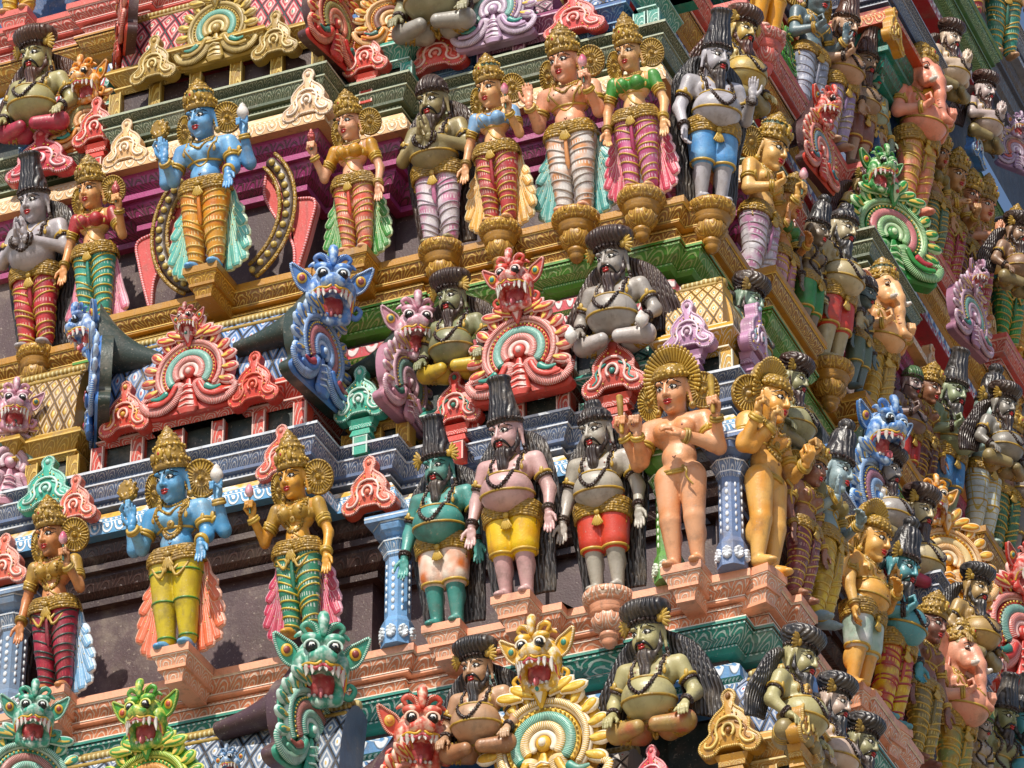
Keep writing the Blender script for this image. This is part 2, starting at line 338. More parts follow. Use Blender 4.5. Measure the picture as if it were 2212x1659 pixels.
def ledge(k,plan,c,c2,cl,cy,cyw,sc,sc2,scw):
    """projecting ledge the figures stand on, with the carved courses below it"""
    z=HT*k; A=mat(c); Aw=mat(c2,'leafy',cl,p=.7); Ed=mat(cl); Cy=mat(cy); Cyl=mat(cy,'leafy',cyw); Cyb=mat(cy,'beads',cyw)
    S1=mat(sc,'scallop',scw,p=1.25); S2=mat(sc2,'scallop',scw)
    bands(plan,[(A,[(-.9,z),(.0,z),(.0,z-.065)]),(Ed,[(.0,z-.065),(-.015,z-.065),(-.015,z-.08)]),(Aw,[(-.02,z-.08),(-.035,z-.12),(-.1,z-.19)]),
        (Ed,[(-.1,z-.185),(-.075,z-.185),(-.075,z-.195)]),(A,[(-.08,z-.195),(-.08,z-.212),(-.15,z-.215),(-.15,z-.222)]),(mat(c,'beads',cl,p=.8),[(-.14,z-.222),(-.14,z-.246)]),(Ed,[(-.14,z-.248),(-.12,z-.25),(-.12,z-.262)]),(Aw,[(-.13,z-.262),(-.16,z-.32),(-.22,z-.36)])],'ledge')
    bands(plan,[(Ed,[(-.45,z-.36),(-.07,z-.375),(-.07,z-.385)]),(Cy,[(-.07,z-.385),(-.07,z-.41)]),(Cyb,[(-.085,z-.412),(-.085,z-.44)]),(Cyl,[(-.09,z-.44),(-.13,z-.5),(-.2,z-.54)]),
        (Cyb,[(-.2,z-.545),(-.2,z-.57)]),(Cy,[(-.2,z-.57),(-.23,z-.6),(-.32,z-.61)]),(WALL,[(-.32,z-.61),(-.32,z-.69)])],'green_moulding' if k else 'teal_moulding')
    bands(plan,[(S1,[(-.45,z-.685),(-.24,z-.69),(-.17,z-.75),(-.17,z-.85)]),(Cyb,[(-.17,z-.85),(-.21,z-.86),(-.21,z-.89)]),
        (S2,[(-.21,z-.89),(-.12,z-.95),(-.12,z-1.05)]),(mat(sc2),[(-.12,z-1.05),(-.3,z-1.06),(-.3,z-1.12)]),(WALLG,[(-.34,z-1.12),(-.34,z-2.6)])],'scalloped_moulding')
def eave(k,plan,co,c1,c1w,c2,bead,beadw,wallc=None):
    """curved eave above the niches, its corbel courses below and beaded string courses on top"""
    z=HT*k; Wm=wallc or WALL; C=mat(co,'leafy','5c4540',p=.8) ; C0=mat(co)
    E1=mat(c1,'scallop',c1w,p=.8); E1p=mat(c1); E1b=mat(c1,'beads',c1w); Y=mat(c2,'paint',c1w); G=mat(bead); Gw=mat(beadw); Gb=mat(bead,'leafy',beadw,p=.5); Gd=mat(bead,'beads',beadw,p=.8)
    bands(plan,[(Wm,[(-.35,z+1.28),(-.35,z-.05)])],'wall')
    bands(plan,[(C0,[(-.35,z+1.2),(-.27,z+1.2),(-.27,z+1.26)][::-1]),(C,[(-.17,z+1.42),(-.22,z+1.32),(-.3,z+1.27)]),(C0,[(-.3,z+1.52),(-.12,z+1.52),(-.12,z+1.46),(-.17,z+1.46),(-.17,z+1.42)]),
        (C,[(-.08,z+1.68),(-.1,z+1.6),(-.2,z+1.53)]),(C0,[(-.08,z+1.74),(-.08,z+1.68)])],'corbel_course')
    bands(plan,[(E1,[(.0,z+1.86),(.03,z+1.8),(.03,z+1.72)]),(E1p,[(.03,z+1.72),(-.2,z+1.73)]),(E1b,[(-.01,z+1.9),(.0,z+1.86)]),(Y,[(-.12,z+1.995),(-.06,z+1.98),(-.01,z+1.9)])],'eave')
    bands(plan,[(WALL,[(-.16,z+2.05),(-.16,z+1.99)]),(Gw,[(-.1,z+2.075),(-.08,z+2.075),(-.08,z+2.06)]),(G,[(-.08,z+2.06),(-.16,z+2.04)]),(Gd,[(-.1,z+2.12),(-.1,z+2.075)]),(G,[(-.1,z+2.15),(-.05,z+2.15),(-.05,z+2.12),(-.1,z+2.12)]),
        (Gb,[(-.0,z+2.25),(-.02,z+2.2),(-.05,z+2.15)]),(Gw,[(.01,z+2.265),(.01,z+2.25),(0,z+2.25)]),(Gd,[(-.03,z+2.31),(-.03,z+2.265)]),(Gb,[(.04,z+2.36),(.0,z+2.33),(-.03,z+2.31)]),(Gw,[(.045,z+2.385),(.045,z+2.36)]),(G,[(-.5,z+2.385),(.045,z+2.385)])],'string_course')
def sh(plan,k,dx=0.,dy=0.):
    a=DEP*k; return [(x-a+dx,y+a+dy) for x,y in plan]
# plans: left side running towards the corner, then the right side running away
R_L=[(.0,.0),(.0,.35),(.08,.35),(.08,.75),(-.1,.75),(-.1,2.1),(.12,2.1),(.12,3.4),(-.05,3.4),(-.05,4.4),(.2,4.4),(.2,5.4),(.35,5.4),(.35,7.5),(1.2,7.5),(1.2,27)]
LP0=[(-9,-.33),(-4.1,-.33),(-4.1,-.12),(-3.12,-.12),(-3.12,-.05),(-2.75,-.05),(-2.75,-.16),(-2.28,-.16),(-2.28,-.27),(-1.75,-.27),(-1.75,-.14),(-1.35,-.14),(-1.35,-.2),(-.16,-.2),(-.16,.0)]+R_L
LP1=[(-9,0.),(-7.1,0.),(-6.1,-.0),(-6.1,-.27),(-3.6,-.27),(-3.6,-.24),(-3.2,-.24),(-3.2,-.1),(-2.5,-.1),(-2.5,-.06),(-1.7,-.06),(-1.7,-.1),(-.9,-.1),(-.9,-.04),(-.1,-.04),(-.1,.1),(.05,.1),(.05,1.3),(.28,1.3),(.28,2.7),(.12,2.7),(.12,3.6),(.35,3.6),(.35,6.4),(.65,6.4),(.65,9.5),(1.6,9.5),(1.6,27)]
LPm=[(-9,-.2),(-5.9,-.2),(-5.9,-.3),(-4.9,-.3),(-4.9,-.2),(-3.2,-.2),(-3.2,-.1),(-2.0,-.1),(-2.0,.0),(-.1,.0),(-.1,.1)]+[(.05,.1),(.05,2.2),(.4,2.2),(.4,5.3),(.8,5.3),(.8,9),(1.0,9),(1.0,10),(1.7,10),(1.7,27)]
LPt=LPm[:-10]+[(.05,.1),(.05,2.2),(.5,2.2),(.5,5.2),(1.85,5.2),(1.85,9.1),(.9,9.1),(.9,27)]
EP0=[(-9,-.07),(-4.1,-.07),(-4.1,.4),(-3.55,.4),(-3.55,.64),(-2.95,.64),(-2.95,.56),(-2.02,.56),(-2.02,.66),(-1.15,.66),(-1.15,.5),(-.46,.5),(-.46,1.3),(-.6,1.3),(-.6,2.3),(-.3,2.3),(-.3,3.4),(-.55,3.4),(-.55,4.4),(.05,4.4),(.05,6.2),(-.2,6.2),(-.2,7.6),(.9,7.6),(.9,27)]
EP1=[(-9,.1),(-5.9,.1),(-5.9,-.12),(-3.6,-.12),(-3.6,.3),(-2.95,.3),(-2.95,.55),(-2.2,.55),(-2.2,.42),(-1.3,.42),(-1.3,.5),(-.46,.5),(-.46,1.3),(-.55,1.3),(-.55,2.3),(-.25,2.3),(-.25,3.4),(-.5,3.4),(-.5,4.4),(.25,4.4),(.25,5.95),(-.1,5.95),(-.1,9.6),(1.2,9.6),(1.2,27)]
EP2=[p for p in EP1 if p[1]<2.4 ]+[(-.1,2.3),(-.1,5.3),(1.0,5.3),(1.0,7.1),(.3,7.1),(.3,10.2),(1.4,10.2),(1.4,27)]
EP2=EP1[:EP1.index((-.55,2.3))+1]+EP2[-8:]
ledge(0,sh(LP0,0),'eda987','dc8c66','f6e2cf','2f8a78','cfe2d6','5d90bf','4a7fb5','e4eaee')
ledge(1,sh(LP1,1),'b8832c','946018','e8c268','4f8f2f','a9c67c','c23a44','b83038','eed9d6')
ledge(2,sh(LPm,2),'d8665c','c95a50','f0c3b8','b87e28','e6bf62','3c6ea8','c23a44','e4eaee')
ledge(3,sh(LPt,3),'4f7a4a','3f6a3c','9fbe88','38641f','8fae70','7c3f58','b83038','e4dcd8')
eave(-1,sh(EP0,-1),'3a2624','5f9dc8','e8edf0','d8a53a','5c6f92','d0d6de')
eave(0,sh(EP0,0),'3a2624','5f9dc8','e8edf0','dfae48','5c6f92','d0d6de')
eave(1,sh(EP1,1),'a83f78','e0b27c','f3ddc0','eac495','4d5a42','a6ad92')
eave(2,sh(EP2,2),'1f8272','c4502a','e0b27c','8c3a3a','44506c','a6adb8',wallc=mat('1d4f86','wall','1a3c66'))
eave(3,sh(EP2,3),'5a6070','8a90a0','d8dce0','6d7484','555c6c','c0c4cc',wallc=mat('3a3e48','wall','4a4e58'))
# solid core behind all courses
core=MB()
for k in range(-1,4):
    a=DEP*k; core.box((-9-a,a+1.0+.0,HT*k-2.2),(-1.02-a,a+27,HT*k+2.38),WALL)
part('tower_core',core,tower,flat=True)
# ---- miniature shrines on the eaves
def shrine(x0,x1,y,z,depth,colm,colw,vault,vs,vd,label,side='L',hv=.52,h0=.24,panel=None,ridge='a88a40',hip=False,sub=None):
    """miniature barrel roofed shrine; x0..x1 along the wall, y is its front; local frame: x along, -y out"""
    W=x1-x0; Z=z
    if side=='L': t=thing('miniature_shrine',label,'shrine',((x0+x1)/2,y,Z))
    else: t=thing('miniature_shrine',label,'shrine',(y,(x0+x1)/2,Z),rz=pi/2)
    C=mat(colm); Cl=mat(colm,'leafy',colw,p=.7); E=mat(colw); Cb=mat(colm,'beads',colw); P=panel or WALLG
    b=MB(); b.box((-W/2+.08,.12,0),(W/2-.08,depth,h0+.01),P); part('base_panel',b,t,flat=True)
    n=max(2,int(round(W/.42))+1)
    for i in range(n):
        x=-W/2+.07+(W-.14)*i/(n-1); q=MB().box((x-.055,.04,0),(x+.055,.2,h0),C); q.box((x-.045,.034,.015),(x+.045,.05,h0-.02),Cl)
        q.box((x-.06,.03,0),(x-.048,.06,h0),E); q.box((x+.048,.03,0),(x+.06,.06,h0),E); part('pilaster',q,t,flat=True)
    pl=[(-W/2+.06,depth),(-W/2+.06,.06),(W/2-.06,.06),(W/2-.06,depth)] 
    if W>1.6: pl=[(-W/2+.06,depth),(-W/2+.06,.06),(-W*.22,.06),(-W*.22,-.04),(W*.22,-.04),(W*.22,.06),(W/2-.06,.06),(W/2-.06,depth)]
    c=MB(); z0=h0
    for m_,pr in [(Cl,[(.0,z0+.05),(-.03,z0)]),(E,[(.015,z0+.065),(.015,z0+.05),(0,z0+.05)]),(C,[(-.02,z0+.1),(-.02,z0+.065),(.015,z0+.065)]),(Cl,[(.07,z0+.2),(.04,z0+.17),(-.02,z0+.1)]),(E,[(.085,z0+.215),(.085,z0+.2),(.07,z0+.2)]),
                  (C,[(.0,z0+.3),(.06,z0+.26),(.085,z0+.215)]),(E,[(.0,z0+.31),(.0,z0+.3)]),(C,[(-.4,z0+.33),(-.02,z0+.33),(0,z0+.31)])]:
        sweep(pl,pr,m_,None,'',mb=c)
    part('cornice',c,t,flat=True)
    # vault
    zb=z0+.31; r=(depth-.1)/2; cy=.08+r; V=MB(); na=14; an=np.linspace(-.25,pi*.62,na); X=np.linspace(-W/2+.1,W/2-.1,max(3,int(W/.12)))
    pts=[];uv=[]
    for a in an:
        yy=cy-r*cos(a)*1.02; zz=zb+.08+hv*sin(max(a,0))+(a*hv if a<0 else 0)
        sh_=.0
        for x in X:
            xx=x*(1-(.35*max(0,sin(a))**3 if hip else 0)); pts.append((xx,yy,zz)); uv.append((x,a*r*.9+.3))
    nx=len(X); i=np.arange(na-1)[:,None]; j=np.arange(nx-1)[None,:]; F=np.stack([i*nx+j,i*nx+j+1,(i+1)*nx+j+1,(i+1)*nx+j],-1).reshape(-1,4)
    V.add(pts,F,mat(vault,'diamond',vs,vd,p=.9 if vault not in('a47c30','9c7028','d0a038') else .62),uv)
    for sgn in (0,nx-1):
        rim=[pts[k*nx+sgn] for k in range(na)]; ctr=(pts[sgn][0],cy,zb)
        for k in range(na-1): 
            tri=[rim[k],rim[k+1],ctr]; V.add(tri if sgn else tri[::-1],[(0,1,2)],mat(vault))
    part('vault',V,t)
    rd=MB(); xs=np.array([(-W/2+.12)*(.68 if hip else 1),(W/2-.12)*(.68 if hip else 1)])
    for yy,zz,rr,mm in ((cy-r*.62,zb+.07+hv*.80,.022,mat(ridge)),(cy-r*.45,zb+.085+hv*.91,.03,mat(ridge,'stripe','d8c890',p=1.5)),(cy-r*.25,zb+.09+hv*.985,.03,mat(ridge)),(cy,zb+.09+hv*1.02,.05,mat(ridge,'leafy','d8c890'))):
        rd.tube([(xs[0],yy,zz),(xs[1],yy,zz)],rr,mm)
    part('ridge_rib',rd,t)
    return t
# ================================================================ carved ornaments
def face_outline(pts,n=60):
    h=np.array(pts,float); full=np.vstack([h,(h*[-1,1])[::-1][1:]]); return spl(full,n)
def plate(mb,O,y0,y1,m,mside=None,inset=.04,crown=.0):
    """solid plate of outline O (x,z); front at y0, back at y1, edge rounded over"""
    O=np.asarray(O,float); O=O[:-1] if np.allclose(O[0],O[-1]) else O
    c=O.mean(0); n=len(O); k=lambda s_,y:np.stack([c[0]+(O[:,0]-c[0])*s_,np.full(n,y),c[1]+(O[:,1]-c[1])*s_],1)
    rings=[k(1,y1),k(1,y0+inset),k(1-inset*.9,y0)]; ms=mside or m
    area=np.sum(O[:,0]*np.roll(O[:,1],-1)-np.roll(O[:,0],-1)*O[:,1])
    for a,b,mm in ((0,1,ms),(1,2,m)):
        V=np.vstack([rings[a],rings[b]]); j=np.arange(n); j2=(j+1)%n; F=np.stack([j,j2,j2+n,j+n],1)
        if area<0: F=F[:,::-1]
        mb.add(V,F,mm)
    mid=k(.5,y0-crown); V=np.vstack([rings[2],mid,[[c[0],y0-crown*1.3,c[1]]]]); j=np.arange(n); j2=(j+1)%n
    F=np.stack([j,j2,j2+n,j+n],1); T=np.stack([j+n,j2+n,np.full(n,2*n)],1)
    if area<0: F=F[:,::-1]; T=T[:,::-1]
    mb.add(V,F,m); mb.add(V,T,m); return mb
KUD=[(0,1.0),(.07,.96),(.1,.87),(.07,.77),(.1,.70),(.22,.6),(.31,.45),(.3,.32),(.36,.24),(.46,.16),(.47,.04),(.38,-.05),(.24,-.03),(.17,.05),(.08,.07),(0,.07)]
def arc(cx,cz,r,a0,a1,y,n=18,ex=1.): 
    t=np.radians(np.linspace(a0,a1,n)); return np.stack([cx+r*np.cos(t),np.full(n,y),cz+r*ex*np.sin(t)],1)
def both(P): P=np.asarray(P,float); return [P,P*[-1,1,1]]
KC={}
def kudu_parts(c,cw,ci,ped):
    key=(c,cw,ci,ped)
    if key in KC: return KC[key]
    C=mat(c); W=mat(c,'stripe',cw); I=mat(ci); O=face_outline(KUD,72); a=MB()
    plate(a,O,-.06,.14,C,inset=.05,crown=.03)
    e=MB(); e.tube(np.stack([O[:,0]*.95,np.full(len(O),-.055),O[:,1]*.96+.015],1),.026,W,k=6,closed=True)
    d=MB()
    for P in both(spl([(0,-.12,.52),(.13,-.11,.48),(.19,-.1,.34),(.17,-.1,.2),(.25,-.09,.09),(.36,-.08,.1),(.35,-.08,.17)],22)): d.tube(P,.022,mat(cw),k=6)
    d.tube(arc(0,.3,.085,-50,230,-.12,ex=1.2),.024,mat(cw),k=6); d.ball((0,-.11,.3),(.045,.04,.05),I); d.ball((0,-.08,.86),(.04,.04,.05),I)
    for P in both(spl([(.1,-.1,.43),(.245,-.08,.33),(.235,-.08,.2),(.3,-.07,.14)],12)): d.tube(P,.02,I,k=6)
    d.balls([(s_*x,-.1,z) for s_ in(-1,1) for x,z in((.06,.6),(.12,.56),(.2,.42),(.21,.28),(.14,.12),(.22,.02),(.4,.02))],.015,mat('e3c25a'))
    p=MB()
    if ped:
        pc=C; p.box((-.26,-.02,-.12),(.26,.2,-.02),pc,taper=.05); p.box((-.2,-.0,-.2),(.2,.2,-.12),mat(c,'leafy',cw)); p.box((-.15,.02,-.34),(.15,.2,-.2),pc,taper=-.04); p.box((-.13,.0,-.7),(.13,.2,-.34),pc)
        p.box((-.135,-.005,-.37),(.135,.2,-.34),mat(cw)); 
        for s_ in(-1,1): p.box((s_*.12-.012,-.008,-.7),(s_*.12+.012,.02,-.34),mat(cw))
    KC[key]=(a.mesh('plaque'),e.mesh('edging'),d.mesh('scrollwork'),p.mesh('pedestal',True) if ped else None); return KC[key]
def kudu(u,v,pl,h,label,c='c8402c',cw='efc0b0',ci='2f8a7a',ped=False,side='L',rz=0,sx=1.):
    """leaf shaped finial plaque, its middle seen at (u,v) on plane pl, h metres tall"""
    p=PL(u,v,pl) if side=='L' else PR(u,v,pl)
    t=thing('leaf_finial',label,'finial',p-np.array([0,0,h*.48]),rz=rz if side=='L' else pi/2+rz,sc=h,group='leaf shaped finials')
    t.scale=(h*sx,h,h); a,e,d,q=kudu_parts(c,cw,ci,ped)
    part('plaque',a,t); part('edging',e,t); part('scrollwork',d,t)
    if q: part('pedestal',q,t)
    return t
def leaf3(mb,base,tip,w,y,cols,curl=0.,n=12):
    """leaf of three layers from base to tip (x,z)"""
    b=np.array(base,float);t=np.array(tip,float); d=t-b; L=np.linalg.norm(d); d/=L; q=np.array([-d[1],d[0]])
    for s_,c,yy,th in zip((1.,.74,.42),cols,(y,y-.03,y-.05),(.06,.05,.035)):
        s=np.linspace(0,1,n); P=b+np.outer(s*L*(.55+.45*s_),d)+np.outer(np.sin(s*pi*.5)**2*curl,q)+np.outer((1-s_)*.25*L*np.ones(n),d)*.5
        wd=w*s_*(np.sin(np.clip(s*.93+.07,0,1)*pi)**.6)*(.6+.5*s)+.004
        mb.tube(np.stack([P[:,0],np.full(n,yy),P[:,1]],1),wd,c,k=8,flat=min(1.,th/w*1.1),nrm=(0,1,0))
def curlhorn(mb,s_,P,r0,r1,m,n=26,flat=.6,y=0.):
    Q=spl(P,n); Q=np.stack([Q[:,0]*s_,np.full(n,y),Q[:,1]],1); mb.tube(Q,np.linspace(r0,r1,n),m,k=8,flat=flat)
YC={}
def yali_head(t,col,edge,inner,eyec='e8e4dc',R=None,off=(0,0,0),jaw=True,tilt=0.):
    key=(col,edge,inner,jaw)
    if key not in YC:
        C=mat(col); C2=mat(col,'paint',edge); G=mat('d8a832'); W=mat(col,'stripe',edge,p=1.05); I=mat(inner)
        pr=[('e',(0,.05,.1),(.36,.34,.3)),('c',(0,-.1,.0),(0,-.42,.0),.26,.17),('e',(0,-.5,.06),(.12,.1,.09)),('e',(.12,-.47,.0),(.1,.1,.09)),('e',(-.12,-.47,.0),(.1,.1,.09)),
            ('e',(.17,-.27,.3),(.16,.14,.1),.03),('e',(-.17,-.27,.3),(.16,.14,.1),.03),('e',(.3,-.08,-.1),(.13,.2,.24)),('e',(-.3,-.08,-.1),(.13,.2,.24)),
            ('c',(.31,-.05,-.2),(.27,-.12,-.55),.09,.08),('c',(-.31,-.05,-.2),(-.27,-.12,-.55),.09,.08),('c',(.25,-.08,-.56),(0,-.22,-.62),.09,.09),('c',(-.25,-.08,-.56),(0,-.22,-.62),.09,.09),
            ('c',(0,-.2,.36),(0,-.2,.5),.07,.05),('-e',(.17,-.46,.155),(.11,.1,.1)),('-e',(-.17,-.46,.155),(.11,.1,.1)),('-e',(0,-.45,-.36),(.19,.4,.22))]
        V,F=sdf(pr,.028,.05); hd=MB().add(V,F,C2)
        ears=[]
        for s_ in(-1,1):
            e=MB(); O=spl([(0,-.12),(.12,-.15),(.26,-.06),(.36,.14),(.4,.34),(.24,.26),(.08,.16),(0,.0)],28)
            O=O*[s_,1]+[s_*.3,.08]; plate(e,O,-.03,.06,C,inset=.03,crown=.01); c_=O.mean(0)
            e.tube(np.stack([O[:,0],np.full(len(O),-.04),O[:,1]],1),.024,W,k=6,closed=True); e.ball((c_[0],-.05,c_[1]),(.09,.03,.1),G); e.ball((c_[0],-.07,c_[1]),(.055,.03,.06),I); ears.append(e)
        cr=MB()
        for s_ in(-1,1):
            curlhorn(cr,s_,[(.03,.36),(.1,.5),(.22,.56),(.3,.5),(.25,.42)],.075,.03,C,y=-.14); curlhorn(cr,s_,[(.16,.36),(.3,.42),(.4,.36)],.07,.02,C2,y=-.08)
            curlhorn(cr,s_,[(.05,.38),(.12,.53),(.23,.59)],.03,.01,W,y=-.2)
        cr.tube(spl([(0,-.3,.36),(0,-.28,.5),(0,-.2,.66),(0,-.1,.72)],10),[.04,.05,.06,.07,.08,.09,.09,.08,.06,.03],C2,k=8); cr.ball((0,-.27,.6),(.04,.04,.05),I)
        ey=[]
        for s_ in(-1,1):
            e=MB(); e.ball((s_*.17,-.37,.16),.094,BLK); e.ball((s_*.17,-.385,.16),.082,EYEW); e.ball((s_*.165,-.43,.145),(.056,.05,.056),BLK); e.tube(arc(s_*.17,.16,.105,-10,190,-.4,ex=.95),.022,mat(edge)); ey.append(e)
        mo=MB(); mo.ball((0,-.06,-.34),(.24,.18,.28),MOUTH); mo.tube(spl([(0,-.15,-.5),(0,-.32,-.5),(0,-.4,-.58)],9),[.06,.07,.08,.08,.08,.07,.06,.05,.03],mat('d06a72'),flat=.5)
        lip=MB(); lp=[(-.36,-.12,-.42),(-.36,-.2,-.2),(-.24,-.4,-.1),(-.1,-.55,-.13),(0,-.54,-.06),(.1,-.55,-.13),(.24,-.4,-.1),(.36,-.2,-.2),(.36,-.12,-.42)]
        lip.tube(spl(lp,34),.024,G); lq=np.array(lp)*[.93,1,1]-[0,-.02,.05]; lip.tube(spl(lq,34),.035,mat('c8505a'))
        te=MB()
        for x,y,h in [(-.05,-.52,.1),(.05,-.52,.1),(-.14,-.48,.15),(.14,-.48,.15),(-.22,-.4,.17),(.22,-.4,.17),(-.3,-.28,.26),(.3,-.28,.26)]:
            te.tube([(x,y,-.13),(x*1.02,y-.01,-.13-h*.5),(x*1.08,y-.05,-.13-h)],[.05,.04,.005],BONE,k=7)
        te.balls([(x,-.24,-.53) for x in np.linspace(-.16,.16,5)],.035,BONE)
        wk=MB()
        for s_ in (-1,1):
            curlhorn(wk,s_,[(.33,-.45),(.45,-.5),(.52,-.38),(.44,-.3),(.4,-.37)],.06,.02,C,y=-.05)
        YC[key]=[('face',hd.mesh('face')),('ear',ears[0].mesh('ear')),('ear',ears[1].mesh('ear')),('crest',cr.mesh('crest')),('eye',ey[0].mesh('eye')),('eye',ey[1].mesh('eye')),('mouth',mo.mesh('mouth')),('lips',lip.mesh('lips')),('teeth',te.mesh('teeth')),('whisker_curl',wk.mesh('whisker_curl'))]
    for n,me in YC[key]: part(n,me,t,R=R,t=off)
def gable_arch(t,col,edge,inner,mid,back=None,off=(0,0,0),depth=.25,petals=True,scale=1.):
    key=('arch',col,edge,inner,mid,back,depth,petals)
    if key not in YC:
        C=mat(col); E=mat(edge); W=mat(col,'stripe',edge,p=1.05); I=mat(inner,'stripe',mid,p=.9); I0=mat(inner); G=mat('e3c25a'); Bk=mat(back or col)
        half=[(0,.98),(.3,.95),(.58,.8),(.78,.52),(.84,.2),(.78,-.12),(.66,-.32),(.86,-.52),(.95,-.66),(.85,-.78),(.5,-.8),(0,-.8)]
        O=face_outline(half,90); pl_=MB(); plate(pl_,O,.0,depth,C,Bk,inset=.05,crown=.0)
        rings=MB()
        for r,w_,m_,y in ((.66,.085,E,-.03),(.66,.05,W,-.09),(.52,.045,C,-.05),(.42,.085,I,-.07),(.28,.07,W,-.09),(.17,.05,E,-.07)): 
            rings.tube(arc(0,.08,r,-35,215,y,n=40),w_,m_,k=8,flat=.7)
        rings.balls(arc(0,.08,.535,-35,215,-.1,n=30),.02,G); rings.ball((0,-.06,.08),(.12,.08,.13),C); rings.ball((0,-.12,.08),(.06,.05,.07),E)
        rings.tube([(0,-.08,-.1),(0,-.08,-.35),(0,-.08,-.75)],[.05,.12,.24],C,flat=.3); 
        for z in (-.25,-.4,-.55,-.68): rings.tube([(-.1-.12*(-z-.25),-.13,z-.03),(0,-.16,z),(.1+.12*(-z-.25),-.13,z-.03)],.018,E)
        pe=MB(); 
        if petals:
            for a in np.arange(-24,205,19.):
                if 78<a<102: continue
                A=radians(a); b_=(.68*cos(A),.1+.68*sin(A)); tp=(1.02*cos(A),.08+1.02*sin(A)-.05)
                leaf3(pe,b_,tp,.13,-.04,(E,C,G),curl=.06*(1 if a<90 else -1))
        for s_ in(-1,1):
            for k_,(bx,bz,tx,tz) in enumerate([(.12,.8,.42,1.12),(.3,.8,.66,1.0),(.1,.9,.2,1.3)]): leaf3(pe,(bx*s_,bz),(tx*s_,tz),.12,-.12,(E,C,G),curl=.1*-s_)
        pe.tube([(0,-.2,1.05),(0,-.18,.8),(0,-.14,.62)],[.09,.11,.03],C,k=8,flat=.5); pe.tube([(0,-.26,.98),(0,-.24,.8),(0,-.18,.68)],[.05,.06,.01],E,k=8,flat=.5); pe.ball((0,-.3,.84),(.03,.03,.04),I0)
        sc=MB()
        for s_ in(-1,1):
            curlhorn(sc,s_,[(.2,-.2),(.3,-.48),(.55,-.66),(.85,-.62),(.98,-.42),(.88,-.34)],.15,.05,W,y=-.06,flat=.5)
            curlhorn(sc,s_,[(.24,-.25),(.36,-.46),(.56,-.57),(.78,-.55)],.06,.05,C,y=-.15,flat=.5)
            curlhorn(sc,s_,[(.42,-.38),(.56,-.46),(.72,-.44)],.075,.03,I0,y=-.17,flat=.5)
        YC[key]=[('arch_plate',pl_.mesh('arch_plate')),('arch_rings',rings.mesh('arch_rings')),('flame_leaves',pe.mesh('flame_leaves') if petals else None),('scrolls',sc.mesh('scrolls'))]
    for n,me in YC[key]:
        if me: part(n,me,t,t=off)
def gable(p,w,rz,label,col,edge='f0c8c0',inner='2f8a7a',mid='b8e0d4',head=True,hs=1.,hcol=None,back=None,depth=.25,petals=True,hrz=0.,hz=1.25,hood=None,rx=0.,hx=0.,hy=-.2):
    """gable end: horseshoe arch with flame leaves, topped by a lion face; p is the middle of the arch, w its width"""
    t=thing('lion_gable' if head else 'gable_arch',label,'gable ornament',p,rz=rz,sc=w/2.0,group='lion headed gables' if head else None,rx=rx)
    gable_arch(t,col,edge,inner,mid,back,depth=depth,petals=petals)
    if head:
        hc=hcol or col; H=bpy.data.objects.new('lion_head',None); link(H); H.parent=t; H.location=(hx,hy,hz); H.scale=(hs,)*3; H.rotation_euler=(radians(16),0,hrz)
        # the pieces of the head hang below one joint
        yali_head(H,hc,edge,inner)
    if hood:
        hb=MB(); k=16; V=[]; ys=np.linspace(-.02,1.7,16)
        for y in ys:
            top=hz-.62+1.12*math.exp(-((max(y,0))*1.9)); bot=hz-.85; wd_=.3-.05*y
            for a in np.linspace(0,2*pi,k,endpoint=False): V.append((hx*(1-y/1.7)+wd_*abs(cos(a))**.8*np.sign(cos(a)),y,(top+bot)/2+(top-bot)/2*sin(a)))
        n_=len(ys); i=np.arange(n_-1)[:,None]; j=np.arange(k)[None,:]; j2=(j+1)%k
        hb.add(V,np.stack([i*k+j,(i+1)*k+j,(i+1)*k+j2,i*k+j2],-1).reshape(-1,4)[:,::-1],mat(hood,'wall',hood)); 
        for e_ in (0,n_-1): c_=np.mean(V[e_*k:e_*k+k],0); jj=np.arange(k); T_=np.stack([jj,(jj+1)%k,np.full(k,k)],1); hb.add(np.vstack([V[e_*k:e_*k+k],[c_]]),T_ if e_==0 else T_[:,::-1],mat(hood,'wall',hood))
        part('hood',hb,t)
    return t
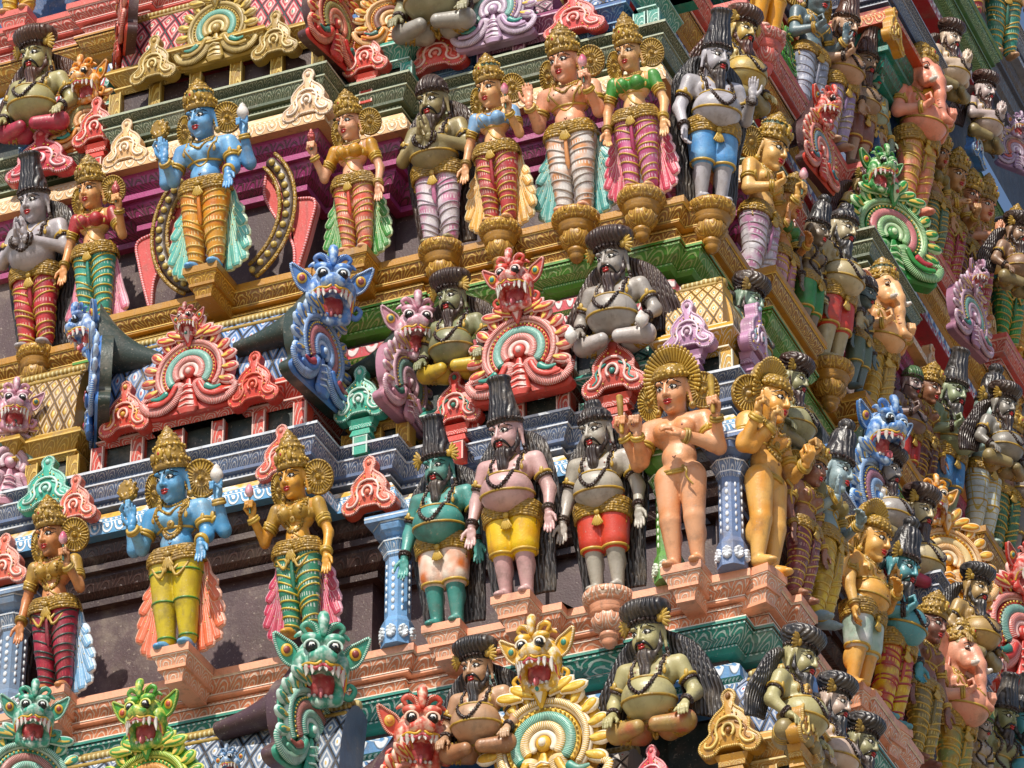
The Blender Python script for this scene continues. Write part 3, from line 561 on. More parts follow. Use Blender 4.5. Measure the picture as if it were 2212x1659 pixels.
def pillar(u,v,z,h,r,label,c,cw,side='L',cap=None):
    p=PZ(u,v,z); t=thing('octagonal_pillar',label,'pillar',p,rz=0 if side=='L' else pi/2)
    C=mat(c,'leafy',cw,p=.5); C0=mat(c); E=mat(cw); 
    sh_=MB(); sh_.lathe([(r*.0,0),(r*1.25,0),(r*1.25,h*.2),(r*1.05,h*.24),(r,h*.25),(r,h*.8),(0,h*.8)],C0,k=8,R=rot('z',pi/8)); part('shaft',sh_,t,flat=True)
    d=MB()
    for a in (-pi/2-pi/4,-pi/2,-pi/2+pi/4,0,-pi):
        for q in range(7): d.ball((1.0*r*.93*cos(a),r*.93*sin(a),h*(.32+.065*q)),(r*.16*(1 if abs(cos(a))<.5 else .6),.012,h*.024),E)
        for q in range(8):
            b=q*pi/4; cx,cy=r*1.17*cos(a),r*1.17*sin(a); tx,ty=-sin(a),cos(a)
            d.tube([(cx,cy,h*.1),(cx+tx*r*.3*cos(b)+.008*cos(a),cy+ty*r*.3*cos(b)+.008*sin(a),h*.1+r*.45*sin(b))],[.012,.022],E,k=6)
    part('inlay',d,t)
    cp=MB(); z0=h*.78
    cp.lathe([(r,z0),(r*1.15,z0+.02),(r*1.15,z0+.05),(r*1.5,z0+.12),(r*1.55,z0+.14),(r*1.3,z0+.16),(r*1.1,z0+.19)],C,k=8,R=rot('z',pi/8)); cp.lathe([(r*1.1,z0+.19),(r*1.8,z0+.23),(r*1.95,z0+.27),(r*1.95,z0+.3),(0,z0+.3)],C0,k=8,R=rot('z',pi/8))
    for zz,rr in ((z0+.3,1.97),(z0+.14,1.57),(z0+.05,1.17)): cp.lathe([(r*rr,zz-.012),(r*(rr+.03),zz),(r*rr*.96,zz+.004)],E,k=8,R=rot('z',pi/8))
    cp.box((-r*2.0,-r*2.0,z0+.3),(r*2.0,r*2.0,z0+.36),C0); cp.box((-r*2.02,-r*2.02,z0+.33),(r*2.02,r*2.02,z0+.345),E)
    part('capital',cp,t,flat=True); return t
def bracket(p,c,cw,kind='round',r=.27,rz=0.,deep=.5):
    r*=.72
    """bracket below a figure, carried by the ledge"""
    t=thing('figure_bracket',None,'bracket',p,rz=rz); del t['category']; del t['label']; t.parent=tower
    A=mat(c,'leafy',cw,p=.7); A0=mat(c); b=MB()
    if kind=='round':
        b.lathe([(0,0),(r*1.08,0),(r*1.12,-.02),(r*1.1,-.06),(r*1.0,-.07),(r*1.02,-.1),(r*.86,-.11)],A,k=28); b.lathe([(r*.86,-.11),(r*.9,-.13),(r*.78,-.15),(r*.82,-.17),(r*.66,-.2)],A0,k=28); b.lathe([(r*.66,-.2),(r*.74,-.24),(r*.6,-.31),(r*.34,-.34)],A,k=36,rib=12,ribd=.06); b.lathe([(r*.34,-.34),(r*.42,-.36),(r*.4,-.39),(r*.3,-.4),(r*.34,-.43),(r*.2,-.47),(0,-.49)],A0,k=20)
        b.balls([(r*1.02*cos(a),r*1.02*sin(a),-.05) for a in np.linspace(pi,2*pi,13)],.02,mat(cw))
    else:
        b.box((-r,-r*.9,-.07),(r,.4,0),A0); b.box((-r*.95,-r*.84,-.08),(r*.95,.4,-.07),mat(cw)); b.box((-r*.9,-r*.78,-.16),(r*.9,.4,-.08),A,taper=r*.18); b.box((-r*.74,-r*.62,-.19),(r*.74,.4,-.16),A0); b.box((-r*.6,-r*.5,-.27),(r*.6,.4,-.19),A,taper=r*.15); b.box((-r*.46,-r*.36,-.3),(r*.46,.4,-.27),A0)
    part('bracket',b,t,flat=(kind!='round')); return t
# ================================================================ figures (height to the top of the head = 1)
def frame(d,n):
    """rotation taking hand axes (-z fingers, -y palm) to direction d and palm normal n"""
    d=np.array(d,float); d/=np.linalg.norm(d); n=np.array(n,float); n-=d*(n@d); n/=np.linalg.norm(n)
    Z=-d; Y=-n; X=np.cross(Y,Z); return np.stack([X,Y,Z],1)
HC={}
def hand_geo(kind,mirror):
    key=(kind,mirror)
    if key in HC: return HC[key]
    pr=[('e',(0,0,-.036),(.026,.0135,.036)),('c',(0,0,.012),(0,0,-.02),.0175,.019)]
    L=[.04,.05,.047,.035]; X=[.0215,.0075,-.0065,-.0195]      # index .. little
    for i in range(4):
        x=X[i]; l=L[i]
        if kind=='open': a=(x,0,-.062); b_=(x*1.12,-.003,-.062-l*.55); c=(x*1.18,-.008,-.062-l*1.0)
        elif kind=='relax': a=(x,0,-.062); b_=(x*1.05,-.012,-.062-l*.5); c=(x*1.0,-.03,-.062-l*.82)
        else: a=(x,-.004,-.06); b_=(x,-.034,-.068); c=(x,-.04,-.04)
        if kind=='two' and i in(0,1): a=(x,0,-.062); b_=(x,0,-.085); c=(x,-.004,-.062-l)
        pr+=[('c',a,b_,.0078,.0073,.004),('c',b_,c,.0073,.0056,.004)]
    if kind in('open','relax'): th=[(.02,-.006,-.02),(.038,-.014,-.042),(.044,-.018,-.068)]
    else: th=[(.02,-.01,-.02),(.03,-.028,-.038),(.012,-.044,-.052)]
    pr+=[('c',th[0],th[1],.0105,.0085,.006),('c',th[1],th[2],.0085,.0065,.004)]
    V,F=sdf(pr,.0036,.006)
    if mirror: V=V*[-1,1,1]; F=F[:,::-1]
    HC[key]=(V*1.12,F); return HC[key]
HD={}
def head_prims(kind):
    f=kind=='f'; w_=.94 if f else 1.0
    return [('e',(0,.014,.022),(.074*w_,.082,.078)),('e',(0,-.018,-.018),(.063*w_,.068,.08)),('e',(0,-.036,-.07),(.036*w_,.04,.03)),('e',(.03*w_,-.05,-.03),(.03,.03,.03)),('e',(-.03*w_,-.05,-.03),(.03,.03,.03)),
        ('c',(0,-.08,.02),(0,-.102,-.02),.0065,.0105,.008),('e',(.0105,-.09,-.024),(.009,.01,.008),.006),('e',(-.0105,-.09,-.024),(.009,.01,.008),.006),
        ('e',(.03,-.07,.03),(.026,.014,.007),.012),('e',(-.03,-.07,.03),(.026,.014,.007),.012),('e',(0,-.078,-.05),(.02,.012,.01),.01),('e',(0,-.072,-.083),(.018,.018,.016),.014),
        ('e',(.074*w_,.012,.002),(.01,.02,.032),.006),('e',(-.074*w_,.012,.002),(.01,.02,.032),.006),('c',(.077*w_,.008,-.02),(.08*w_,.004,-.07),.009,.008,.006),('c',(-.077*w_,.008,-.02),(-.08*w_,.004,-.07),.009,.008,.006),
        ('c',(0,.01,-.05),(0,.02,-.15),.043 if not f else .036,.046,.02)]
def fsnap(prims,xs,zs,k=.014,y0=-.32,y1=.06,n=120):
    xs=np.asarray(xs,float); zs=np.asarray(zs,float); Y=np.linspace(y0,y1,n); P=np.zeros((len(xs),n,3)); P[:,:,0]=xs[:,None]; P[:,:,2]=zs[:,None]; P[:,:,1]=Y[None]
    f=field(prims,P,k)<0; i=np.argmax(f,axis=1); i=np.where(f.any(axis=1),i,n-1); return Y[i]
def ring(prims,c,z,n=36,k=.02,ax=(1,0,0),bx=(0,1,0),rmax=.3,dip=0.):
    """closed loop round the solid at height z (horizontal unless ax,bx are given)"""
    t=np.linspace(0,2*pi,n,endpoint=False); A=np.array(ax,float);B=np.array(bx,float); D=np.cos(t)[:,None]*A+np.sin(t)[:,None]*B
    c0=np.tile(np.array([c[0],c[1],z]),(n,1)); c0[:,2]+=dip*np.sin(t)           # sin=-1 is the front
    R=np.linspace(.012,rmax,90); P=c0[:,None,:]+R[None,:,None]*D[:,None,:]; f=field(prims,P,k)>0
    i=np.argmax(f,axis=1); r=np.where(f.any(axis=1),R[i],R[-1]); return c0+D*r[:,None]
def face_parts(kind,must,brow='1a1412',tilak=True):
    key=(kind,must,tilak)
    if key in HD: return HD[key]
    hp=head_prims(kind); out=[]
    sn=lambda x,z:fsnap(hp,[x],[z],y0=-.14)[0]
    for s_ in(-1,1):
        e=MB(); x=s_*.0295; z=.0055; y=sn(x,z); T=rot('z',s_*.32)@rot('y',-s_*.12)
        e.ball((x,y+.004,z),(.0225,.008,.0118),BLK,R=T); e.ball((x,y+.0025,z),(.0198,.0085,.0092),EYEW,R=T); e.ball((x,y-.003,z+.0005),(.0083,.0065,.0085),BLK,nu=10)
        e.tube([(s_*.011,sn(s_*.011,.008)-.001,.004),(s_*.03,y-.003,z+.012),(s_*.05,sn(s_*.05,.008)-.001,.006),(s_*.06,sn(s_*.06,.008)-.001,.01)],[.0015,.0028,.002,.001],BLK,k=5); out.append(('eye',e))
        b=MB(); P=spl([(s_*.009,0,.026),(s_*.026,0,.037),(s_*.045,0,.033),(s_*.06,0,.02)],10); P[:,1]=fsnap(hp,P[:,0],P[:,2],y0=-.14); b.tube(P,np.linspace(.0042,.0018,10),BLK,k=6); out.append(('eyebrow',b))
    l=MB(); y=sn(0,-.047)
    LS=.82 if must else 1.
    l.tube(spl([(-.023*LS,y+.009,-.047),(-.009,y-.003,-.0435),(0,y-.004,-.046),(.009,y-.003,-.0435),(.023*LS,y+.009,-.047)],11),[.001,.003,.0045,.0055,.005,.0045,.005,.0055,.0045,.003,.001],REDM,k=6)
    l.tube(spl([(-.018,y+.006,-.053),(0,y-.003,-.0565),(.018,y+.006,-.053)],9),[.001,.0045,.006,.007,.0072,.007,.006,.0045,.001],REDM,k=6); out.append(('lips',l))
    if must:
        m=MB()
        for s_ in(-1,1):
            if must=='up': Q=[(s_*.003,0,-.034),(s_*.028,0,-.042),(s_*.05,0,-.04),(s_*.066,0,-.022)]
            else: Q=[(s_*.003,0,-.033),(s_*.024,0,-.038),(s_*.038,0,-.058),(s_*.041,0,-.088)]
            P=spl(Q,12); P[:,1]=fsnap(hp,P[:,0],P[:,2],y0=-.14)-.005; m.tube(P,np.linspace(.0095,.0025,12),BLK,k=7)
        out.append(('moustache',m))
    if tilak:
        q=MB(); q.ball((0,sn(0,.05),.048),(.004,.003,.011),REDM,nu=8,nv=6); out.append(('forehead_mark',q))
    HD[key]=[(n,m.mesh(n)) for n,m in out]; return HD[key]
HG={}
def head_geo(kind,vox):
    if (kind,vox) not in HG: HG[(kind,vox)]=sdf(head_prims(kind),vox,.014)
    return HG[(kind,vox)]
POSE={ # elbow, wrist, finger direction, palm normal, hand kind   (for the +x side)
 'down':((.205,.01,.565),(.212,-.05,.425),(.05,-.12,-1),(0,-1,.0),'open'),
 'downin':((.2,.01,.565),(.185,-.06,.42),(.0,-.1,-1),(-.6,-1,0),'relax'),
 'seatdown':((.215,.02,.585),(.205,-.07,.5),(.1,-.85,-.5),(0,.5,-1),'relax'),
 'raise':((.225,-.01,.575),(.255,-.11,.69),(-.05,-.1,1),(0,-1,.1),'fist'),
 'flower':((.19,-.02,.575),(.17,-.14,.665),(-.1,-.1,1),(0,-1,.1),'fist'),
 'up4':((.275,.03,.6),(.27,-.03,.745),(0,-.1,1),(0,-1,.1),'two'),
 'abhaya':((.2,.0,.575),(.2,-.135,.64),(.0,-.05,1),(0,-1,.1),'open'),
 'varada':((.19,.01,.575),(.205,-.12,.5),(.1,-.25,-1),(0,-1,.1),'open'),
 'pray':((.205,-.04,.57),(.03,-.205,.6),(-.05,-.1,1),(-1,0,0),'open'),
 'thigh':((.195,.01,.57),(.16,-.1,.44),(-.75,-.15,-.4),(0,1,0),'open'),
 'overhead':((.2,.0,.9),(.09,-.03,1.05),(-1,-.1,.1),(0,0,-1),'relax'),
 'chest':((.2,-.03,.58),(.09,-.17,.6),(-.7,-.3,.5),(0,.5,-1),'relax'),
 'hold':((.19,-.02,.57),(.13,-.16,.58),(-.3,-.5,.4),(-.3,-.4,1),'fist'),
}
def fig(label,p,B=1.7,rz=0.,skin='d8a070',sk2=None,f=False,belly=0.,arms=('down','down'),legs='wrap',lc=('c0485a','e8c8b8','a83040'),cord='c9a545',crown='kirita',cc=None,
        disc=True,beard=None,must=None,hair=None,hairc=None,mala=True,blouse=None,belt='b8912f',drape=None,dcol=('5aa8a0','c8e8e0'),held=None,yaw=0.,seat=False,animal=None,vox=.0075,lean=0.,
        group=None,name='carved_figure',cat='statue',ornate=False,fan=False,sashdip=.012,faces=True,tiltx=0.,ank=True,headdrop=0.,band=True,earf=False):
    t=thing(name,label,cat,p,rz=rz,sc=B,group=group,rx=tiltx or radians(4 if seat else 7)); t.scale=(B*(.83 if f else .88),B*.92,B)
    SK=mat(skin,'paint',sk2 or skin); dz=-.415 if seat else 0.; hw=.115 if f else (.108 if belly else .1); th=.082 if (f or belly) else .074; jit=np.random.default_rng(int(abs(p[0]*977+p[1]*131+p[2]*37))); wa=.078 if f else .094
    z=lambda a:a+dz
    HS=1.13*jit.uniform(.96,1.06); belly=belly*jit.uniform(.78,1.15); bl_=jit.uniform(.75,1.35)
    sway=.012 if f else 0.
    torso=[('e',(0,.0,z(.69)),(.118 if f else .14,.078,.085)),('e',(0,0,z(.57)),(wa,.068,.085)),('e',(0,0,z(.485)),(hw,.082,.07)),
           ('c',(-.11,.005,z(.735)),(.11,.005,z(.735)),.042 if f else .05,.042 if f else .05),('c',(0,.01,z(.74)),(0,.012,z(.8)),.043,.04)]
    if f: torso+=[('e',(.052,-.07,z(.685)),(.042,.04,.04),.008),('e',(-.052,-.07,z(.685)),(.042,.04,.04),.008),('e',(0,-.045,z(.535)),(.06,.035,.045),.02)]
    else: torso+=[('e',(.058,-.055,z(.69)),(.058,.04,.045),.007),('e',(-.058,-.055,z(.69)),(.058,.04,.045),.007),('e',(0,-.045,z(.545)),(.068,.035,.05),.012)]
    if belly: torso+=[('e',(0,-.03-.036*belly,z(.556)),(.12+.03*belly,.085+.05*belly,.1+.014*belly),.03),('e',(0,-.01,z(.5)),(.13,.1,.06),.02)]
    if seat: leg=[[('c',(s_*.08,.01,z(.43)),(s_*.2,-.05,z(.42)),.06,.046),('c',(s_*.2,-.05,z(.415)),(s_*.05,-.12,z(.4)),.04,.03)] for s_ in(-1,1)]
    else: leg=[[('c',(s_*.066+sway*.5,-.005,.46),(s_*.066+sway,-.022,.25),th,.055,.006),('c',(s_*.066+sway,-.022,.25),(s_*.064+sway,-.005,.07),.057,.036,.006),('e',(s_*.066+sway,.012,.19),(.046,.052,.075),.006),
          ('c',(s_*.064+sway,.0,.04),(s_*.072+sway,-.075,.022),.034,.026,.004),('e',(s_*.073+sway,-.09,.018),(.03,.035,.017),.004)] for s_ in(-1,1)]
    # arms
    ar=[];hands=[]
    ars=list(zip((-1,1),arms[:2]))+(list(zip((-1,1),arms[2:])) if len(arms)>2 else [])
    up=.04 if f else .047
    if belly>.6: up=.05
    for i,(s_,a) in enumerate(ars):
        if a is None: continue
        e,w_,d,n,k=POSE[a]; e=np.array(e)*[s_,1,1]; w_=np.array(w_)*[s_,1,1]; d=np.array(d,float)*[s_,1,1]; n=np.array(n,float)*[s_,1,1]
        e[2]+=dz; w_[2]+=dz; sh_=np.array([s_*(.142 if f else .155),.005 if i<2 else .03,z(.735)])
        if belly: 
            e[0]+=s_*.015*belly
            if a in('down','downin'): w_[0]+=s_*.02
        if len(arms)>2 and i<2: e=e+[0,-.02,0]
        ar+=[('c',sh_,e,up,up*.74),('c',e,w_,up*.76,.024)]; hands.append((s_,w_,d,n,k,e,sh_,a))
    allp=torso+leg[0]+leg[1]+ar
    b=MB(); V,F=sdf(allp,vox,.02 if not f else .016); b.add(V,F,SK)
    for s_,w_,d,n,k,e,sh_,a in hands:
        R=frame(d,n); hv,hf=hand_geo(k,(s_<0)!=(np.linalg.det(R)<0)); mir=(s_>0) 
        # thumb (template +x) must point away from the body when the palm faces front and fingers hang down
        hv2,hf2=hand_geo(k,s_<0 if d[2]<0.2 else s_>0); b.add(hv2@R.T+w_,hf2,SK)
    if not animal:
        HR=rot('z',radians(yaw))@rot('x',.27); ht=np.array([0,-.03-headdrop*.3,z(.893)-headdrop]); hv,hf=head_geo('f' if f else 'm',.0052); b.add(hv@HR.T*HS+ht,hf,SK)
    else: HR=np.eye(3); ht=np.array([0,-.02,z(.87)])
    part('body',b,t)
    if animal=='elephant': elephant(t,z,SK,skin)
    elif faces:
        for n,me in face_parts('f' if f else 'm',must): part(n,me,t,R=HR,t=ht).scale=(HS,)*3
    H=lambda v:np.asarray(v,float)@HR.T+ht
    CG=mat(cc) if cc else GOLD
    def hput(n,mb): mb.tf(HR*(HS if not animal else 1.),ht); part(n,mb,t)
    # --- headdress
    hz=.05 if not animal else .075
    hs=1. if not animal else 1.2
    if crown in('kirita','tall','band2','flat'):
        c=MB(); q={'kirita':.55,'tall':.7,'band2':.5,'flat':.4}[crown]*(1.25 if animal else 1.); r=.083*hs
        pr=[(r*.97,-.012),(r*1.06,-.004),(r*1.06,.012),(r*.99,.016),(r*1.02,.026),(r*1.02,.042),(r*.95,.048)]
        top=[(r*.93,.055),(r*.9,.08),(r*.84,.105),(r*.86,.112),(r*.8,.12),(r*.7,.145),(r*.72,.152),(r*.64,.16),(r*.54,.178),(r*.57,.186),(r*.46,.194),(r*.3,.206),(r*.34,.214),(r*.24,.222),(r*.13,.24),(0,.252)]
        top=[(a,.048+(b_-.048)*q) for a,b_ in top]
        c.lathe(pr+top[:2],GOLD,k=32); c.lathe(top[1:4],mat(cc,'diamond','b8912f','b8912f',p=.12) if cc else GOLD,k=28); c.lathe(top[3:],GOLD,k=28,rib=14,ribd=.012)
        c.balls([(r*1.06*cos(a),r*1.06*sin(a),.03) for a in np.linspace(0,2*pi,18,endpoint=False)],.0085,GPL); c.balls([(r*.9*cos(a),r*.9*sin(a),.048+.062*q) for a in np.linspace(0,2*pi,16,endpoint=False)],.0075,GPL)
        c.ball((0,-r*1.03,.055),(.02,.01,.026),GPL); c.ball((0,-r*1.1,.055),(.008,.006,.01),REDM)
        for s_ in(-1,1): c.ball((s_*.045,-r*.93,.045),(.016,.009,.02),GPL)
        c.tf(rot('x',radians(-4)),(0,.004,hz)); hput('crown',c)
    elif crown in('hairtall','hairbun','turban','turbanbrown','fanhat','cap','longbun'):
        HM=mat(hairc or '1c191a','hair','5e5a5c' if not hairc else None); c=MB(); rp=MB()
        if crown=='hairtall': c.lathe([(.078,-.012),(.086,.0),(.08,.03),(.066,.085),(.056,.14),(.052,.175),(.054,.182),(.058,.188),(.062,.196),(.054,.206),(.03,.212),(0,.214)],HM,k=30,rib=16,ribd=.022)
        elif crown=='longbun': c.lathe([(.078,-.012),(.086,.0),(.082,.03),(.07,.07),(.068,.12),(.055,.15),(.03,.16),(.04,.17),(.045,.19),(.03,.21),(0,.215)],HM,k=28,rib=14,ribd=.03)
        elif crown=='hairbun': c.lathe([(.078,-.012),(.086,.0),(.084,.03),(.06,.055),(.04,.06),(.046,.075),(.04,.095),(0,.1)],HM,k=28,rib=12,ribd=.03)
        elif crown=='cap': c.lathe([(.076,-.012),(.088,.0),(.088,.03),(.07,.06),(.04,.085),(0,.095)],HM,k=24)
        else: c.lathe([(.074,-.016),(.08,.0),(.086,.012),(.108,.028),(.121,.046),(.125,.062),(.118,.082),(.095,.096),(.05,.103),(0,.105)],HM,k=36,sy=.92,rib=18,ribd=.012)
        rp.balls([(.083*cos(a),.086*sin(a),.004) for a in np.linspace(0,2*pi,26,endpoint=False)],.0098,BEAD); rp.tf(rot('x',radians(-5)),(0,.004,hz)); c.tf(rot('x',radians(-5)),(0,.004,hz)); hput('matted_hair' if 'turban' not in crown and crown!='cap' else 'turban',c); hput('bead_band',rp)
    if earf:
        for s_ in(-1,1):
            e=MB()
            for a in np.linspace(-50,60,6): e.tube([(0,0,0),(.03*cos(radians(a)),0,.03*sin(radians(a))),(.052*cos(radians(a)),.005,.052*sin(radians(a)))],[.006,.011,.005],GPL,k=6)
            e.ball((0,-.008,0),(.018,.012,.018),GPL)
            if s_<0: e=mirror(e)
            e.tf(None,(s_*.085,-.02,.055)); hput('hair_ornament',e)
    if disc:
        for s_ in(-1,1):
            e=MB(); rr=.078 if not ornate else .084
            e.lathe([(rr,.012),(rr,-.002),(rr*.95,-.01),(rr*.88,-.004),(rr*.84,-.001),(rr*.5,-.006),(rr*.42,-.012),(rr*.36,-.004),(rr*.2,-.004),(rr*.15,-.014),(0,-.02)],GOLD,k=40,R=rot('x',0),rib=40,ribd=.0)
            e.v=[v@np.array([[1,0,0],[0,0,1],[0,1,0]],float).T for v in e.v]; e.f4=[q[:,::-1] for q in e.f4]
            for a in np.linspace(0,2*pi,26,endpoint=False): e.tube([(rr*.5*cos(a),-.007,rr*.5*sin(a)),(rr*.84*cos(a),-.004,rr*.84*sin(a))],[.0028,.005],GPL,k=5)
            e.balls([(rr*.93*cos(a),-.008,rr*.93*sin(a)) for a in np.linspace(0,2*pi,30,endpoint=False)],.0052,GPL)
            e.tf(rot('z',s_*.42),(s_*.132,.035,-.02)); hput('ear_disc',e)
            q=MB(); q.ball((s_*.085,-.002,-.075),(.017,.014,.017),GPL); q.ball((s_*.085,-.014,-.075),(.008,.006,.008),GOLD); hput('earring',q)
    elif not animal:
        for s_ in(-1,1):
            q=MB(); q.balls([(s_*.083,0,-.072),(s_*.088,-.004,-.09),(s_*.08,-.008,-.1),(s_*.09,-.008,-.108)],.011,BEAD,8,6); hput('earring',q)
    if beard:
        L=.1*bl_ if beard=='long' else .06; HB=mat(hairc or ['1f1c1d','33241e','2b2a2c'][int(jit.integers(3))],'hair','5e5a5c' if not hairc else None)
        pr=[('e',(0,-.062,-.094),(.042,.03,.022)),('c',(.058,-.02,-.055),(.03,-.055,-.096),.011,.015),('c',(-.058,-.02,-.055),(-.03,-.055,-.096),.011,.015),('c',(0,-.07,-.09),(0,-.088,-.09-L*.6),.036,.026),('c',(0,-.088,-.09-L*.6),(0,-.085,-.1-L),.026,.006),
            ('c',(.067,-.003,.03),(.06,-.018,-.05),.007,.011),('c',(-.067,-.003,.03),(-.06,-.018,-.05),.007,.011)]
        V,F=sdf(pr,.007,.02); q=MB().add(V,F,HB); hput('beard',q)
    if hair:        # long wavy strands falling behind the shoulders
        HM=mat(hairc or '1c191a','hair','6a6668' if not hairc else None)
        for s_ in(-1,1):
            q=MB(); nst=11
            for i in range(nst):
                a=i/(nst-1); zb={'long':.12,'mid':.52,'flow':.5}[hair]; spread=.08+(.13 if hair!='flow' else .2)*a
                P=[(s_*.05,.05,z(.93)),(s_*(.07+.07*a),.055,z(.89)),(s_*(.085+.12*a),.06,z(.8)),(s_*(.1+.13*a),.07,z(.68))]
                if hair=='long': P+=[(s_*(.1+.13*a),.09,z(.5)),(s_*(.07+.13*a),.09,z(.3)),(s_*(.06+.12*a),.09,z(.06))]
                elif hair=='mid': P+=[(s_*(.12+.14*a),.09,z(.58))]
                else: P=[(s_*.05,.05,z(.94)),(s_*(.08+.06*a),.05,z(.9-.0*a)),(s_*(.1+.12*a),.06,z(.84)),(s_*(.13+.17*a),.08,z(.72)),(s_*(.14+.22*a),.1,z(.6)),(s_*(.16+.2*a),.1,z(.52-.06*a))]
                P=spl(P,26); ph=np.linspace(0,9 if hair!='long' else 18,26); P[:,0]+=.007*np.sin(ph+i*.35); P[:,1]-=.004*np.sin(ph*1.3)+.01*sin(a*pi)
                q.tube(P,np.linspace(.012,.0125,26)*(1+.25*np.sin(np.linspace(.3,pi,26))),HM,k=6)
            part('long_hair',q,t)
    # --- jewellery
    tp=torso
    if not animal and not blouse:
        q=MB()
        for x,zz in ((-.06,z(.69)),(.06,z(.69))):
            y=fsnap(tp,[x],[zz],y0=-.26)[0]; q.ball((x,y,zz),(.006,.004,.006),mat('8a4a3a'),nu=8,nv=6)
        part('nipples',q,t)
    if not animal and not seat:
        zz=z(.545); y=fsnap(tp,[0],[zz],y0=-.3)[0]; q=MB(); q.tube([(-.008,y-.001,zz+.003),(0,y-.002,zz-.005),(.008,y-.001,zz+.003)],.0028,mat('6a3a30'),k=5); part('navel',q,t)
    def chain(n,pts,r,m,beads=0.,snap=True,lift=.4):
        P=spl(pts,34); P[:,2]+=dz
        if snap: P[:,1]=np.minimum(fsnap(tp,P[:,0],P[:,2],y0=-.26,y1=.08,n=110,k=.02),P[:,1]+.03)-r*lift
        q=MB()
        if beads:
            L=np.concatenate([[0],np.cumsum(np.linalg.norm(np.diff(P,axis=0),axis=1))]); s_=np.arange(0,L[-1],beads); C=np.stack([np.interp(s_,L,P[:,i]) for i in range(3)],1); q.balls(C,r,m)
        else: q.tube(P,r,m,k=7)
        part(n,q,t); return P
    if mala=='beads': 
        chain('bead_garland',[(-.075,.06,.8),(-.085,0,.75),(-.078,0,.67),(-.06,0,.585),(0,0,.535),(.06,0,.585),(.078,0,.67),(.085,0,.75),(.075,.06,.8)],.0125,BEAD,.019); chain('necklace',[(-.05,.02,.79),(-.035,0,.74),(0,0,.7),(.035,0,.74),(.05,.02,.79)],.004,GPL)
    elif mala:
        chain('necklace',[(-.055,.03,.8),(-.05,0,.765),(0,0,.745),(.05,0,.765),(.055,.03,.8)],.0085,GPL,.014); chain('necklace',[(-.07,.03,.79),(-.068,0,.745),(-.03,0,.71),(0,0,.7),(.03,0,.71),(.068,0,.745),(.07,.03,.79)],.0085,GOLD)
        chain('waist_chain',[(-.1,.02,.74),(-.06,0,.68),(-.01,0,.6),(.02,0,.56),(.09,0,.52),(.11,.05,.51)] if f else [(-.1,.02,.76),(-.09,0,.7),(-.03,0,.62),(0,0,.6),(.03,0,.62),(.09,0,.7),(.1,.02,.76)],.006,GPL)
        if ornate:
            chain('garland',[(-.085,.05,.79),(-.085,0,.74),(-.06,0,.64),(-.025,0,.585),(0,0,.575),(.025,0,.585),(.06,0,.64),(.085,0,.74),(.085,.05,.79)],.0125,GOLD,.018); q=MB(); y=fsnap(tp,[0],[z(.65)])[0]; q.ball((0,y,z(.65)),(.024,.012,.024),GPL); q.ball((0,y-.01,z(.65)),(.011,.008,.011),GOLD); part('pendant',q,t)
    if mala and band and not blouse:
        q=MB(); q.tube(ring(tp,(0,0),z(.635 if not belly else .63)),.0075,GPL,k=6,closed=True); part('chest_band',q,t)
        if belly: q=MB(); q.tube(ring(tp,(0,-.02),z(.545),dip=.02),.0072,GPL,k=6,closed=True); part('belly_band',q,t)
    if mala:
        for s_ in(-1,1):
            q=MB(); x=s_*.098; P=[(x,0,z(.765)),(x,0,z(.72)),(x,0,z(.68))]; P=spl(P,8); P[:,1]=fsnap(tp,P[:,0],P[:,2]); q.tube(P,.005,GPL,k=6); q.ball(P[-1],(.012,.008,.018),GPL); part('shoulder_tassel',q,t)
    arm_m=BEAD if mala=='beads' and not ornate else GPL
    for s_,w_,d,n,k,e,sh_,a in hands:
        for nm,A,Bp,tt,r0,mm in (('armband',sh_,e,.52,up*.92,GPL),('armband',sh_,e,.62,up*.88,arm_m),('bracelet',e,w_,.86,.03,arm_m),('bracelet',e,w_,.95,.0275,GPL if ornate or not mala=='beads' else arm_m)):
            ax=Bp-A; ax=ax/np.linalg.norm(ax); u_=np.cross(ax,[0,1,0.3]); u_/=np.linalg.norm(u_); v_=np.cross(ax,u_); c=A+(Bp-A)*tt; an=np.linspace(0,2*pi,16,endpoint=False)
            q=MB(); q.tube(c+(r0+.002)*(np.cos(an)[:,None]*u_+np.sin(an)[:,None]*v_),.0085 if not ornate else .0105,mm,k=6,closed=True)
            if nm=='armband' and tt<.6: q.ball(c-np.array([-s_*.01,up,-.01]),(.013,.008,.02),GPL)
            part(nm,q,t)
    # --- clothing
    if blouse:
        BM=mat(blouse,'paint'); pr=[('e',(0,.0,z(.69)),(.124,.085,.068)),('e',(.052,-.07,z(.685)),(.047,.045,.044),.008),('e',(-.052,-.07,z(.685)),(.047,.045,.044),.008)]
        for s_,w_,d,n,k,e,sh_,a in hands[:2]: pr.append(('c',sh_,sh_+(e-sh_)*.42,up+.008,up*.9+.006,.012))
        pr.append(('-e',(0,-.04,z(.8)),(.075,.12,.07))); V,F=sdf(pr,vox,.012); q=MB().add(V,F,BM); part('blouse',q,t)
        q=MB(); q.tube(ring(pr[:3],(0,0),z(.64),k=.012,dip=-.0),.0065,GPL,k=6,closed=True)
        for s_,w_,d,n,k,e,sh_,a in hands[:2]:
            ax=e-sh_; ax/=np.linalg.norm(ax); u_=np.cross(ax,[0,1,.3]); u_/=np.linalg.norm(u_); v_=np.cross(ax,u_); an=np.linspace(0,2*pi,16,endpoint=False); q.tube(sh_+(e-sh_)*.45+(up*.92+.008)*(np.cos(an)[:,None]*u_+np.sin(an)[:,None]*v_),.006,GPL,k=6,closed=True)
        part('blouse_hem',q,t)
